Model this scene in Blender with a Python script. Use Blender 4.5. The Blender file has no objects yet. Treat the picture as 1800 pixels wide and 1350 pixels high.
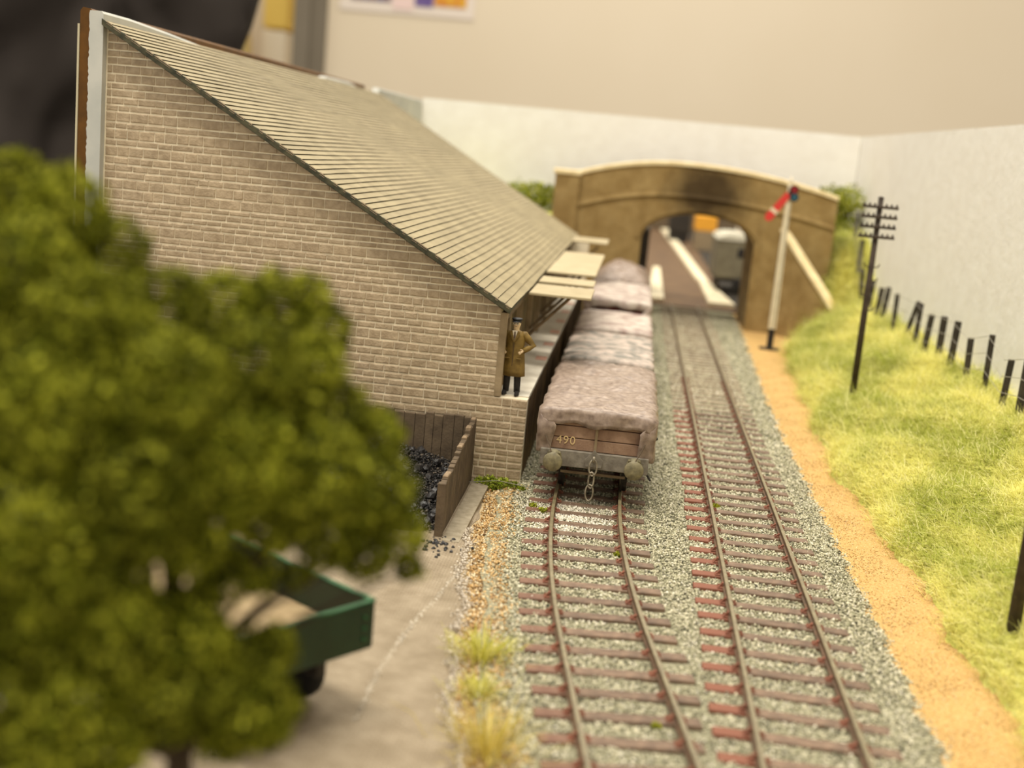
import bpy, math, random
import numpy as np
from mathutils import Vector, Matrix, noise
from math import sin, cos, pi, radians, sqrt, hypot, atan2

# ------------------------------------------------------------------ camera, world, lights, exposure
scn = bpy.context.scene
COL = scn.collection
def _camera():
    f = 2150.0
    d = np.array([1130 - 900, 675 - 287, f]); d /= np.linalg.norm(d)
    r = radians(5.3); s = sin(r) * d[0] + cos(r) * d[1]
    u = np.array([sin(r), cos(r), -s / d[2]]); u /= np.linalg.norm(u)
    x = np.cross(d, u)
    if x[0] < 0: x = -x
    M = np.stack([x, d, u], 1)                      # rows: camera right, up, forward in world axes
    cd = bpy.data.cameras.new('camera'); co = bpy.data.objects.new('camera', cd); COL.objects.link(co)
    m = Matrix(((M[0][0], M[1][0], -M[2][0], 0), (M[0][1], M[1][1], -M[2][1], 0), (M[0][2], M[1][2], -M[2][2], 7.6), (0, 0, 0, 1)))
    co.matrix_world = m
    cd.sensor_width = 36; cd.lens = f / 1800 * 36; cd.clip_start = .1; cd.clip_end = 3000
    cd.dof.use_dof = True; cd.dof.focus_distance = 26.3; cd.dof.aperture_fstop = 0.19; cd.dof.aperture_blades = 0
    scn.camera = co
_camera()
w = bpy.data.worlds.new('room_ambience'); scn.world = w; w.use_nodes = True
w.node_tree.nodes['Background'].inputs[0].default_value = (1.0, .93, .81, 1); w.node_tree.nodes['Background'].inputs[1].default_value = 0.70
def area(name, loc, target, size, sy, power, col=(1, .95, .84)):
    l = bpy.data.lights.new(name, 'AREA'); l.shape = 'RECTANGLE'; l.size = size; l.size_y = sy; l.energy = power; l.color = col
    o = bpy.data.objects.new(name, l); COL.objects.link(o); o.location = loc
    o.rotation_euler = (Vector(target) - Vector(loc)).to_track_quat('-Z', 'Y').to_euler()
area('ceiling_lamp', (-25, 75, 115), (-5, 50, 0), 80, 20, 65000)
area('ceiling_lamp', (-14, -4, 115), (-2, 28, 0), 70, 14, 135000)
area('ceiling_lamp', (10, 150, 115), (0, 150, 0), 90, 25, 60000)
area('ceiling_lamp', (-60, 210, 115), (-40, 230, 30), 90, 25, 45000)
vs = scn.view_settings
vs.view_transform = 'Standard'; vs.look = 'None'; vs.exposure = 0.12; vs.gamma = 1.0; vs.use_curve_mapping = False

rng = random.Random(7); NR = np.random.default_rng(11)

# ------------------------------------------------------------------ materials
def S(r, g, b):
    return tuple(((v / 255 / 12.92) if v / 255 <= .04045 else ((v / 255 + .055) / 1.055) ** 2.4) for v in (r, g, b))
def mat(name, c1, c2=None, scale=4, rough=.8, bump=0, bscale=None, spec=.3, detail=5, var=0, attr=None, metal=0, lo=.35, hi=.65, bdist=.02, trans=0):
    m = bpy.data.materials.new(name); m.use_nodes = True; nt = m.node_tree; N = nt.nodes; L = nt.links
    b = N['Principled BSDF']; b.inputs['Roughness'].default_value = rough; b.inputs['Specular IOR Level'].default_value = spec; b.inputs['Metallic'].default_value = metal
    tc = N.new('ShaderNodeTexCoord'); cur = None
    if attr:
        a = N.new('ShaderNodeAttribute'); a.attribute_name = attr; cur = a.outputs['Color']
    elif c2 is None:
        b.inputs['Base Color'].default_value = (*c1, 1)
        if var:
            rg = N.new('ShaderNodeRGB'); rg.outputs[0].default_value = (*c1, 1); cur = rg.outputs[0]
    else:
        n = N.new('ShaderNodeTexNoise'); n.inputs['Scale'].default_value = scale; n.inputs['Detail'].default_value = detail; L.new(tc.outputs['Object'], n.inputs['Vector'])
        r = N.new('ShaderNodeValToRGB'); r.color_ramp.elements[0].position = lo; r.color_ramp.elements[0].color = (*c1, 1); r.color_ramp.elements[1].position = hi; r.color_ramp.elements[1].color = (*c2, 1)
        L.new(n.outputs['Fac'], r.inputs[0]); cur = r.outputs[0]
    if var and cur:
        oi = N.new('ShaderNodeObjectInfo'); mr = N.new('ShaderNodeMapRange'); mr.inputs['To Min'].default_value = 1 - var; mr.inputs['To Max'].default_value = 1 + var
        L.new(oi.outputs['Random'], mr.inputs['Value'])
        hs = N.new('ShaderNodeHueSaturation'); L.new(mr.outputs[0], hs.inputs['Value']); L.new(cur, hs.inputs['Color']); cur = hs.outputs[0]
    if cur: L.new(cur, b.inputs['Base Color'])
    if bump:
        n2 = N.new('ShaderNodeTexNoise'); n2.inputs['Scale'].default_value = bscale or scale * 4; n2.inputs['Detail'].default_value = 5; L.new(tc.outputs['Object'], n2.inputs['Vector'])
        bp = N.new('ShaderNodeBump'); bp.inputs['Strength'].default_value = bump; bp.inputs['Distance'].default_value = bdist; L.new(n2.outputs['Fac'], bp.inputs['Height']); L.new(bp.outputs[0], b.inputs['Normal'])
    if trans:
        b.inputs['Transmission Weight'].default_value = 0
        t = N.new('ShaderNodeBsdfTranslucent'); mx = N.new('ShaderNodeMixShader'); mx.inputs[0].default_value = trans
        if cur: L.new(cur, t.inputs[0])
        out = N['Material Output']; L.new(b.outputs[0], mx.inputs[1]); L.new(t.outputs[0], mx.inputs[2]); L.new(mx.outputs[0], out.inputs[0])
    return m
M = {}
M['brick'] = mat('stone_brick', S(160, 139, 110), S(184, 163, 133), 7, .5, .6, 20, .45, 6, .07, bdist=.02)
M['mortar'] = mat('pale_mortar', S(240, 228, 200), S(226, 210, 180), 5, .6)
M['slate'] = mat('slate_face', S(142, 128, 95), S(160, 145, 110), 1.2, .6, .15, 18, .35, 6, .05)
M['slate_edge'] = mat('slate_edge', S(54, 50, 36), S(72, 66, 48), 3, .8)
M['verge'] = mat('verge_dark', S(52, 52, 38), S(84, 80, 58), 5, .6, .4, 20)
M['white_card'] = mat('white_card', S(184, 184, 176), S(200, 198, 188), 1.0, .6)
M['brown_board'] = mat('brown_board', S(86, 54, 6), S(104, 66, 10), 2.5, .55, .2, 12, .3)
M['pale_backing'] = mat('pale_backing', S(196, 186, 156))
M['backscene'] = mat('backscene_paint', S(240, 237, 230), S(235, 231, 223), 1.2, .85, .25, 3.0, .15, 3, bdist=.1)
M['room_wall'] = mat('room_wall_paint', S(222, 206, 180), S(227, 212, 188), .02, .9)
M['grey_trim'] = mat('grey_trim', S(116, 106, 90), S(124, 114, 98), .05, .8)
M['wood_dark'] = mat('wood_dark', S(96, 80, 60), S(122, 104, 80), 3, .8, .4, 14, var=.15)
M['wood_post'] = mat('wood_post', S(134, 116, 88), S(156, 136, 106), 3, .8, .3, 14, var=.12)
M['wood_door'] = mat('wood_door', S(150, 134, 100), S(124, 108, 78), 2, .8, .3, 14, var=.18)
M['canopy'] = mat('canopy_board', S(172, 156, 122), S(184, 168, 134), 2, .7, .1, 12, var=.06)
M['plat_deck'] = mat('platform_deck', S(222, 214, 196), S(196, 186, 168), 1.5, .7, .2, 8)
M['plat_face'] = mat('platform_face', S(96, 76, 50), S(120, 96, 64), 2.5, .75, .4, 14, var=.12)
M['red_slab'] = mat('red_slab', S(214, 170, 150), S(198, 148, 126), 5, .8, var=.1)
M['rail_side'] = mat('rail_side', S(112, 84, 60), S(88, 68, 50), 6, .6, .2, 30, .4)
M['rail_top'] = mat('rail_top', S(136, 124, 94), S(116, 104, 78), 5, .4, 0, None, .5)
M['chair'] = mat('rail_chair', S(140, 88, 68), S(118, 74, 56), 20, .7, .2, 40, var=.15)
M['tarp'] = mat('tarpaulin_brown', S(118, 99, 86), S(168, 148, 132), 7, .45, .9, 13, .45, 8, lo=.3, hi=.7, bdist=.04)
M['tarp_pale'] = mat('tarpaulin_pale', S(150, 126, 116), S(200, 186, 172), 2.2, .55, .7, 12, .4, 6, lo=.35, hi=.6, bdist=.04)
M['tarp_grey'] = mat('tarpaulin_grey', S(120, 116, 106), S(190, 172, 158), 2.6, .55, .7, 12, .4, 6, lo=.38, hi=.6, bdist=.04)
M['plank_brown'] = mat('wagon_plank', S(134, 104, 84), S(158, 128, 104), 4, .7, .3, 24, var=.08)
M['plank_red'] = mat('wagon_plank_red', S(104, 44, 38), S(84, 36, 32), 4, .7, .3, 20, var=.08)
M['headstock'] = mat('headstock_grey', S(108, 100, 88), S(134, 126, 112), 6, .65, .3, 20)
M['steel'] = mat('buffer_steel', S(138, 128, 96), S(104, 96, 72), 9, .5, .15, 30, .5)
M['black_iron'] = mat('black_iron', S(38, 34, 30), S(54, 48, 42), 6, .7)
M['chain'] = mat('chain_steel', S(170, 160, 140), S(120, 110, 94), 12, .4, 0, None, .6, metal=.4)
M['letter'] = mat('letter_tan', S(206, 178, 128))
M['rope'] = mat('rope', S(92, 78, 62))
M['bridge'] = None
M['coping'] = mat('coping_cream', S(240, 222, 178), S(222, 200, 152), 2, .75, .2, 8)
M['sand'] = mat('sand_path', S(186, 146, 86), S(216, 180, 120), 26, .9, .9, 34, .15, 8, lo=.3, hi=.7, bdist=.03)
M['road'] = None
M['concrete'] = mat('concrete_slab', S(140, 128, 106), S(160, 148, 126), 6, .85, .4, 24)
M['soil'] = mat('sandy_soil', S(182, 156, 114), S(206, 186, 148), 9, .95, .8, 22, .1, 8, lo=.35, hi=.62, bdist=.04)
M['ballast_bed'] = mat('ballast_bed', S(112, 108, 86), S(166, 160, 132), 16, .9, .9, 16, .2, 8, lo=.4, hi=.62, bdist=.05)
M['stones'] = mat('ballast_stones', (0, 0, 0), rough=.75, spec=.35, attr='col')
M['grassbase'] = mat('grass_mat', S(186, 184, 92), S(208, 204, 116), 1.4, .95, .9, 12, .1, 8, bdist=.06)
M['grass'] = mat('grass_fibre', (0, 0, 0), rough=.8, spec=.1, attr='col', trans=.3)
M['leaf'] = mat('leaf', (0, 0, 0), rough=.8, spec=.1, attr='col', trans=.14)
M['bark'] = mat('bark', S(52, 42, 30), S(70, 56, 40), 9, .9, .6, 30)
M['tele'] = mat('creosoted_pole', S(56, 46, 38), S(74, 62, 52), 4, .7, .2, 20)
M['fpost'] = mat('fence_post_wood', S(48, 42, 36), S(72, 64, 54), 8, .8, .4, 25, var=.2)
M['wire'] = mat('fence_wire', S(150, 144, 130))
M['sig_white'] = mat('signal_white', S(228, 216, 188), S(216, 202, 172), 2, .6)
M['sig_red'] = mat('signal_red', S(206, 62, 56))
M['sig_black'] = mat('signal_black', S(40, 36, 34))
M['sig_blue'] = mat('signal_blue_glass', S(40, 82, 98), rough=.3)
M['sig_redglass'] = mat('signal_red_glass', S(132, 28, 34), rough=.3)
M['green_paint'] = mat('lorry_green', S(14, 38, 22), S(18, 46, 28), 3, .4, 0, None, .5)
M['green_edge'] = mat('lorry_green_edge', S(34, 74, 42), S(48, 92, 56), 5, .5)
M['bed_floor'] = mat('lorry_bed_floor', S(166, 144, 108), S(148, 126, 92), 4, .8, .2, 20)
M['tyre'] = mat('tyre', S(26, 24, 22))
M['coal'] = mat('coal', S(24, 22, 22), S(48, 44, 42), 14, .32, .3, 40, .6, var=.3)
M['binwood'] = mat('bin_wood', S(86, 72, 56), S(106, 90, 70), 4, .8, .4, 18, var=.15)
M['chip'] = mat('worn_wood', S(156, 134, 108), S(128, 108, 84), 12)
M['coat'] = mat('coat_ochre', S(132, 106, 50), S(104, 82, 38), 7, .6, .3, 18, .3)
M['skin'] = mat('skin_paint', S(232, 206, 164), S(218, 188, 146), 9, .6)
M['trouser'] = mat('trouser_black', S(34, 32, 32), S(48, 44, 42), 8, .6)
M['shirt'] = mat('shirt_pale', S(226, 214, 190))
M['tie'] = mat('tie_dark', S(84, 66, 50))
M['cap'] = mat('cap_black', S(34, 34, 34), rough=.5)
M['glass_frame'] = mat('spectacle_frame', S(226, 220, 206))
M['black_cloth'] = mat('black_cloth', S(24, 22, 22), S(78, 69, 62), .06, .85, .5, .25, .15, 4, bdist=1.5)  # paler noise colour stands in for highlights on the folds
M['jeans'] = mat('dark_trousers', S(30, 32, 44))
M['skin_real'] = mat('skin_real', S(206, 160, 130))
M['hair'] = mat('hair_dark', S(40, 30, 22))
M['fy_board'] = mat('brown_baseboard', S(116, 90, 62), S(100, 76, 54), .6, .7, .1, 8)  # brown deepened so the board carries the shade beyond the arch
M['cream_strip'] = mat('cream_strip', S(248, 236, 204), S(240, 224, 186), 1.5, .5)
M['van_grey'] = mat('van_grey', S(122, 114, 92), S(106, 98, 78), 2, .7)
M['van_roof'] = mat('van_roof', S(206, 200, 180), S(190, 184, 164), 2, .6)
M['orange'] = mat('orange_card', S(226, 160, 52))
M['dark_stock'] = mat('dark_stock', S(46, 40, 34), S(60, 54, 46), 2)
M['paper'] = mat('poster_paper', S(228, 214, 200))
M['p_purple'] = mat('poster_purple', S(128, 104, 150), S(96, 80, 140), .6)
M['p_yellow'] = mat('poster_yellow', S(222, 180, 60), S(206, 120, 50), .9)
M['p_pink'] = mat('poster_pink', S(232, 204, 196))
M['p_brown'] = mat('poster_brown', S(140, 96, 84), S(88, 84, 130), .7)
M['yellow_panel'] = mat('yellow_panel', S(240, 204, 104))
M['cream_panel'] = mat('cream_panel', S(240, 226, 200))
M['tan_chair'] = mat('tan_fabric', S(206, 180, 116))
M['carpet'] = mat('room_carpet', S(92, 84, 76), S(104, 96, 86), .1, .95)
M['table_edge'] = mat('baseboard_ply', S(150, 120, 80), S(166, 134, 92), .5, .7)
M['frame_green'] = mat('shrub_stem', S(70, 58, 34))

for k in ('tarp', 'tarp_pale', 'tarp_grey'):
    nt = M[k].node_tree; bn = [n for n in nt.nodes if n.type == 'BUMP'][0]; bn.inputs['Height'].links[0].from_node.noise_type = 'RIDGED_MULTIFRACTAL'
    bn.inputs['Height'].links[0].from_node.inputs['Scale'].default_value = 4.0; bn.inputs['Strength'].default_value = .6; bn.inputs['Distance'].default_value = .035
def ramp(nt, pts):
    r = nt.nodes.new('ShaderNodeValToRGB'); e = r.color_ramp.elements
    while len(e) < len(pts): e.new(.5)
    for i, (p, c) in enumerate(pts): e[i].position = p; e[i].color = (*c, 1)
    return r
def bridge_material():
    m = mat('bridge_brick', S(142, 118, 74), S(162, 139, 94), 1.3, .85); nt = m.node_tree; N = nt.nodes; L = nt.links
    b = N['Principled BSDF']; old = b.inputs['Base Color'].links[0].from_socket
    tc = N['Texture Coordinate'] if 'Texture Coordinate' in N else N.new('ShaderNodeTexCoord')
    mp = N.new('ShaderNodeMapping'); mp.inputs['Rotation'].default_value = (radians(90), 0, 0); L.new(tc.outputs['Object'], mp.inputs[0])
    br = N.new('ShaderNodeTexBrick'); br.inputs['Scale'].default_value = 4.0; br.inputs['Color1'].default_value = (1, .95, .85, 1); br.inputs['Color2'].default_value = (.78, .74, .66, 1); br.inputs['Mortar'].default_value = (1, .98, .9, 1)
    br.inputs['Mortar Size'].default_value = .012; L.new(mp.outputs[0], br.inputs[0])
    mx = N.new('ShaderNodeMix'); mx.data_type = 'RGBA'; mx.blend_type = 'MULTIPLY'; mx.inputs[0].default_value = .8; L.new(old, mx.inputs[6]); L.new(br.outputs[0], mx.inputs[7])
    # engine soot on the brickwork over the arch
    sp = N.new('ShaderNodeMapping'); sp.vector_type = 'TEXTURE'; sp.inputs['Location'].default_value = (3.35, -.3, 6.45); sp.inputs['Scale'].default_value = (2.3, 3, 1.9); L.new(tc.outputs['Object'], sp.inputs[0])
    nz = N.new('ShaderNodeTexNoise'); nz.inputs['Scale'].default_value = 1.5; nz.inputs['Detail'].default_value = 5; L.new(tc.outputs['Object'], nz.inputs[0])
    ln = N.new('ShaderNodeVectorMath'); ln.operation = 'LENGTH'; L.new(sp.outputs[0], ln.inputs[0])
    ad = N.new('ShaderNodeMath'); ad.operation = 'MULTIPLY_ADD'; ad.inputs[1].default_value = .55; L.new(nz.outputs[0], ad.inputs[0]); L.new(ln.outputs['Value'], ad.inputs[2])
    rp = ramp(nt, [(.5, (.22, .20, .18)), (1.0, (1, 1, 1))]); sc = N.new('ShaderNodeMath'); sc.operation = 'MULTIPLY'; sc.inputs[1].default_value = .72; L.new(ad.outputs[0], sc.inputs[0]); L.new(sc.outputs[0], rp.inputs[0])
    m2 = N.new('ShaderNodeMix'); m2.data_type = 'RGBA'; m2.blend_type = 'MULTIPLY'; m2.inputs[0].default_value = 1; L.new(mx.outputs[2], m2.inputs[6]); L.new(rp.outputs[0], m2.inputs[7])
    L.new(m2.outputs[2], b.inputs['Base Color'])
    return m
M['bridge'] = bridge_material()
def road_material():
    m = mat('road_setts', S(146, 130, 106), S(172, 156, 132), 2.2, .8, 0, None, .3, 8, lo=.3, hi=.7); nt = m.node_tree; N = nt.nodes; L = nt.links
    b = N['Principled BSDF']; tc = [n for n in N if n.type == 'TEX_COORD'][0]; old = b.inputs['Base Color'].links[0].from_socket
    br = N.new('ShaderNodeTexBrick'); br.inputs['Scale'].default_value = 4.2; br.inputs['Mortar Size'].default_value = .03; br.inputs['Mortar Smooth'].default_value = .6
    br.inputs['Color1'].default_value = (1, 1, 1, 1); br.inputs['Color2'].default_value = (.9, .89, .87, 1); br.inputs['Mortar'].default_value = (.58, .55, .5, 1); L.new(tc.outputs['Object'], br.inputs[0])
    mx = N.new('ShaderNodeMix'); mx.data_type = 'RGBA'; mx.blend_type = 'MULTIPLY'; mx.inputs[0].default_value = .85; L.new(old, mx.inputs[6]); L.new(br.outputs[0], mx.inputs[7]); L.new(mx.outputs[2], b.inputs['Base Color'])
    nz = N.new('ShaderNodeTexNoise'); nz.inputs['Scale'].default_value = 30; L.new(tc.outputs['Object'], nz.inputs[0])
    ma = N.new('ShaderNodeMath'); ma.operation = 'MULTIPLY_ADD'; ma.inputs[1].default_value = .4; L.new(nz.outputs[0], ma.inputs[0])
    iv = N.new('ShaderNodeMath'); iv.operation = 'SUBTRACT'; iv.inputs[0].default_value = 1; L.new(br.outputs['Fac'], iv.inputs[1]); L.new(iv.outputs[0], ma.inputs[2])
    bp = N.new('ShaderNodeBump'); bp.inputs['Strength'].default_value = .8; bp.inputs['Distance'].default_value = .025; L.new(ma.outputs[0], bp.inputs['Height']); L.new(bp.outputs[0], b.inputs['Normal'])
    return m
M['road'] = road_material()
def sleeper_material(name, red):
    m = mat(name, S(102, 82, 66), S(130, 106, 86), 5, .65, .3, 26, .4, 6, .13); nt = m.node_tree; N = nt.nodes; L = nt.links
    b = N['Principled BSDF']; old = b.inputs['Base Color'].links[0].from_socket; tc = [n for n in N if n.type == 'TEX_COORD'][0]
    sx = N.new('ShaderNodeSeparateXYZ'); L.new(tc.outputs['Object'], sx.inputs[0])
    nz = N.new('ShaderNodeTexNoise'); nz.inputs['Scale'].default_value = 6; L.new(tc.outputs['Object'], nz.inputs[0])
    ma = N.new('ShaderNodeMath'); ma.operation = 'MULTIPLY_ADD'; ma.inputs[1].default_value = .3; L.new(nz.outputs[0], ma.inputs[0]); L.new(sx.outputs['X'], ma.inputs[2])
    mr = N.new('ShaderNodeMapRange'); mr.inputs['From Min'].default_value = -.62; mr.inputs['From Max'].default_value = -.48; mr.inputs['To Min'].default_value = red; mr.inputs['To Max'].default_value = 0; L.new(ma.outputs[0], mr.inputs[0])
    mx = N.new('ShaderNodeMix'); mx.data_type = 'RGBA'; L.new(mr.outputs[0], mx.inputs[0]); L.new(old, mx.inputs[6]); mx.inputs[7].default_value = (*S(130, 76, 54), 1); L.new(mx.outputs[2], b.inputs['Base Color'])
    return m
M['sleeper_main'] = sleeper_material('sleeper_rust_end', .9)
M['sleeper'] = sleeper_material('sleeper_brown', .35)

# ------------------------------------------------------------------ mesh helpers
def tag(o, label=None, cat=None, group=None, kind=None):
    if label: o['label'] = label
    if cat: o['category'] = cat
    if group: o['group'] = group
    if kind: o['kind'] = kind
    return o
def thing(name, loc, label, cat, group=None, rz=0, scale=1):
    o = bpy.data.objects.new(name, None); COL.objects.link(o); o.location = loc; o.rotation_euler = (0, 0, rz); o.scale = (scale,) * 3; o.empty_display_size = .2
    return tag(o, label, cat, group)
def link(name, me, parent=None, loc=None, rot=None):
    o = bpy.data.objects.new(name, me); COL.objects.link(o); o.parent = parent
    if loc is not None: o.location = loc
    if rot is not None: o.rotation_euler = rot
    return o
class MB:
    def __init__(s): s.v = []; s.f = []; s.m = []; s.k = 0
    def use(s, k): s.k = k; return s
    def add(s, vs, fs):
        n = len(s.v); s.v += [tuple(p) for p in vs]; s.f += [tuple(n + i for i in f) for f in fs]; s.m += [s.k] * len(fs); return s
    def box(s, x0, x1, y0, y1, z0, z1):
        return s.add([(x, y, z) for z in (z0, z1) for y in (y0, y1) for x in (x0, x1)], [(0, 2, 3, 1), (4, 5, 7, 6), (0, 1, 5, 4), (1, 3, 7, 5), (3, 2, 6, 7), (2, 0, 4, 6)])
    def bbox(s, x0, x1, y0, y1, z0, z1, b=.02):
        # box with chamfered edges: three nested rectangles
        pts = []; cx = [(x0, x1, y0, y1)]
        rings = [(z0, b), (z0 + b, 0), (z1 - b, 0), (z1, b)]
        for z, i in rings: pts += [(x0 + i, y0 + i, z), (x1 - i, y0 + i, z), (x1 - i, y1 - i, z), (x0 + i, y1 - i, z)]
        f = [(3, 2, 1, 0), (12, 13, 14, 15)]
        for r in range(3):
            for q in range(4): f.append((r * 4 + q, r * 4 + (q + 1) % 4, r * 4 + 4 + (q + 1) % 4, r * 4 + 4 + q))
        return s.add(pts, f)
    def prism(s, poly, axis, a, b):
        n = len(poly)
        def P(p, t): return (t, p[0], p[1]) if axis == 'x' else ((p[0], t, p[1]) if axis == 'y' else (p[0], p[1], t))
        vs = [P(p, a) for p in poly] + [P(p, b) for p in poly]
        fs = [tuple(range(n - 1, -1, -1)), tuple(range(n, 2 * n))] + [(i, (i + 1) % n, n + (i + 1) % n, n + i) for i in range(n)]
        return s.add(vs, fs)
    def loft(s, rings, cap=True):
        n = len(rings[0]); vs = [p for r in rings for p in r]; fs = []
        for i in range(len(rings) - 1):
            for q in range(n): fs.append((i * n + q, i * n + (q + 1) % n, (i + 1) * n + (q + 1) % n, (i + 1) * n + q))
        if cap: fs += [tuple(range(n - 1, -1, -1)), tuple((len(rings) - 1) * n + q for q in range(n))]
        return s.add(vs, fs)
    def tube(s, pts, rad, n=8, cap=True):
        pts = [Vector(p) for p in pts]; rad = rad if isinstance(rad, (list, tuple)) else [rad] * len(pts); rings = []; up = None
        for i, p in enumerate(pts):
            t = (pts[min(i + 1, len(pts) - 1)] - pts[max(i - 1, 0)]).normalized()
            if up is None: up = Vector((0, 0, 1)) if abs(t.z) < .9 else Vector((0, 1, 0))
            a = t.cross(up).normalized(); b = a.cross(t).normalized(); up = b
            rings.append([p + (a * cos(2 * pi * q / n) + b * sin(2 * pi * q / n)) * rad[i] for q in range(n)])
        return s.loft(rings, cap)
    def lathe(s, prof, c=(0, 0, 0), n=16, axis='z'):
        rings = []
        for r, h in prof:
            ring = []
            for q in range(n):
                a = 2 * pi * q / n; u, v = r * cos(a), r * sin(a)
                p = (u, v, h) if axis == 'z' else ((u, h, v) if axis == 'y' else (h, u, v))
                ring.append((c[0] + p[0], c[1] + p[1], c[2] + p[2]))
            rings.append(ring)
        return s.loft(rings)
    def ball(s, c, r, nu=12, nv=8, f=None):
        if not isinstance(r, (list, tuple)): r = (r, r, r)
        rings = []
        for i in range(nv + 1):
            t = pi * (i + .02 * (i == 0) - .02 * (i == nv)) / nv; ring = []
            for q in range(nu):
                a = 2 * pi * q / nu; d = Vector((sin(t) * cos(a), sin(t) * sin(a), -cos(t)))
                if f: d = d * f(d)
                ring.append((c[0] + d.x * r[0], c[1] + d.y * r[1], c[2] + d.z * r[2]))
            rings.append(ring)
        return s.loft(rings)
    def build(s, name, mats, parent=None, smooth=False, loc=None, rot=None):
        me = bpy.data.meshes.new(name); me.from_pydata(s.v, [], s.f); me.update()
        for m in (mats if isinstance(mats, (list, tuple)) else [mats]): me.materials.append(m if not isinstance(m, str) else M[m])
        if any(s.m): me.polygons.foreach_set('material_index', s.m)
        import bmesh
        bm = bmesh.new(); bm.from_mesh(me); bmesh.ops.recalc_face_normals(bm, faces=bm.faces); bm.to_mesh(me); bm.free()
        if smooth: me.polygons.foreach_set('use_smooth', [True] * len(me.polygons))
        return link(name, me, parent, loc, rot)
def big_mesh(name, V, F, cols=None, matname=None, parent=None, loc=None):
    # V (n,3), F (m,k) arrays, cols per face corner-shared (m,3)
    me = bpy.data.meshes.new(name); m, k = F.shape
    me.vertices.add(len(V)); me.vertices.foreach_set('co', V.astype(np.float32).ravel())
    me.loops.add(m * k); me.loops.foreach_set('vertex_index', F.astype(np.int32).ravel())
    me.polygons.add(m); me.polygons.foreach_set('loop_start', np.arange(0, m * k, k, dtype=np.int32)); me.polygons.foreach_set('loop_total', np.full(m, k, dtype=np.int32))
    me.update(calc_edges=True)
    if cols is not None:
        a = me.color_attributes.new('col', 'FLOAT_COLOR', 'CORNER'); c = np.ones((m * k, 4), np.float32); c[:, :3] = np.repeat(cols, k, axis=0); a.data.foreach_set('color', c.ravel())
    me.materials.append(M[matname])
    return link(name, me, parent, loc)
def fbm(x, y, s=0):
    return (np.sin(x * 1.7 + 1.3 * np.sin(y * 1.1 + s) + s) + .6 * np.sin(y * 2.3 + 1.7 * np.sin(x * 1.9 - s)) + .4 * np.sin(x * 4.1 + y * 3.3 + 2 * s) + .25 * np.sin(y * 7.3 - x * 5.9 + s)) / 2.25
def smooth(a, b, x):
    t = np.clip((x - a) / (b - a), 0, 1); return t * t * (3 - 2 * t)
def grid_mesh(name, X, Y, Z, matname, parent=None, kind=None):
    nv, nu = X.shape; V = np.stack([X.ravel(), Y.ravel(), Z.ravel()], 1); i = np.arange(nv * nu).reshape(nv, nu)
    F = np.stack([i[:-1, :-1].ravel(), i[:-1, 1:].ravel(), i[1:, 1:].ravel(), i[1:, :-1].ravel()], 1)
    o = big_mesh(name, V, F, None, matname, parent); o.data.polygons.foreach_set('use_smooth', [True] * len(F))
    if kind: o['kind'] = kind
    return o

# ------------------------------------------------------------------ ground profile
def path_edge(Y): return np.interp(Y, [4, 17, 22, 27, 32.5, 37, 43, 54, 58, 61, 68], [6.35, 6.33, 6.4, 6.3, 6.05, 6.25, 6.6, 7.2, 8.2, 8.6, 8.8])
def ballast_right(Y): return np.interp(Y, [4, 36, 45, 58.7, 68], [5.1, 5.14, 5.32, 5.73, 6.0]) + .04 * np.sin(Y * 3.1) + .03 * np.sin(Y * 7.7)
def road_edge(Y): return np.interp(Y, [4, 12, 14.3, 16.6, 19.6, 22.6, 26.3, 27.8], [-.6, -1.1, -1.5, -1.95, -2.2, -2.6, -2.75, -2.8]) + .05 * np.sin(Y * 2.3) + .03 * np.sin(Y * 6.1)
def emb(x, Y):
    e = path_edge(Y) + .12 * np.sin(Y * 1.1 + .5) + .06 * np.sin(Y * 2.9) + .04 * np.sin(Y * 7.1)
    t = np.clip((x - e) / (10.4 - e), 0, 1.15)
    z = 1.9 * np.clip(t, 0, 1) ** .68 + smooth(57, 63, Y) * 3.0 * np.clip(t, 0, 1) ** .7
    return z + .26 * np.minimum(t * 3, 1) * fbm(x * .8, Y * .55) + .05 * np.minimum(t * 3, 1) * fbm(x * 3, Y * 2.4, 2) - .17 * (t <= 0)
def siding_x(Y):
    d = np.maximum(27.3 - np.asarray(Y, float), 0); q = .0083 * d * d; lin = .0083 * 81 + .1494 * (d - 9)
    return -.42 + np.where(d < 9, q, lin)
GAUGE = 1.44; MAIN_X = 3.09

# ------------------------------------------------------------------ the room
b = MB(); b.box(-260, 160, -60, 420, -90, -84); tag(b.build('floor', 'carpet'), 'dark carpet of the exhibition hall', kind='structure')
b = MB(); b.box(-60.7, 160, 230, 236, -84, 110); tag(b.build('wall_back', 'room_wall'), 'cream painted hall wall', kind='structure')
b = MB(); b.box(-66.4, -63.4, 227.5, 236, -84, 110); b.box(-63.4, -60.7, 228.5, 236, -84, 110); tag(b.build('trim_1', 'grey_trim'), 'dull grey door post', kind='structure')
b = MB(); b.box(-260, 10, 345, 350, -84, 110); tag(b.build('wall_far', 'room_wall'), 'cream wall of the next room', kind='structure')
t = thing('wall_poster', (-46, 229.9, 29.0), 'white paper poster with purple and yellow pictures on cream wall', 'poster')
MB().box(-12.5, 12.5, -.15, 0, 1.4, 22).build('sheet', 'paper', t)
MB().box(-10.5, -3, -.3, -.16, 3.4, 16).build('picture', 'p_brown', t)
MB().box(-2.6, 1.2, -.3, -.16, 2.2, 16).build('picture', 'p_pink', t)
MB().box(1.5, 4.9, -.3, -.16, 3.0, 16).build('picture', 'p_purple', t)
MB().box(5.1, 11, -.3, -.16, 3.3, 16).build('picture', 'p_yellow', t)
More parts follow.
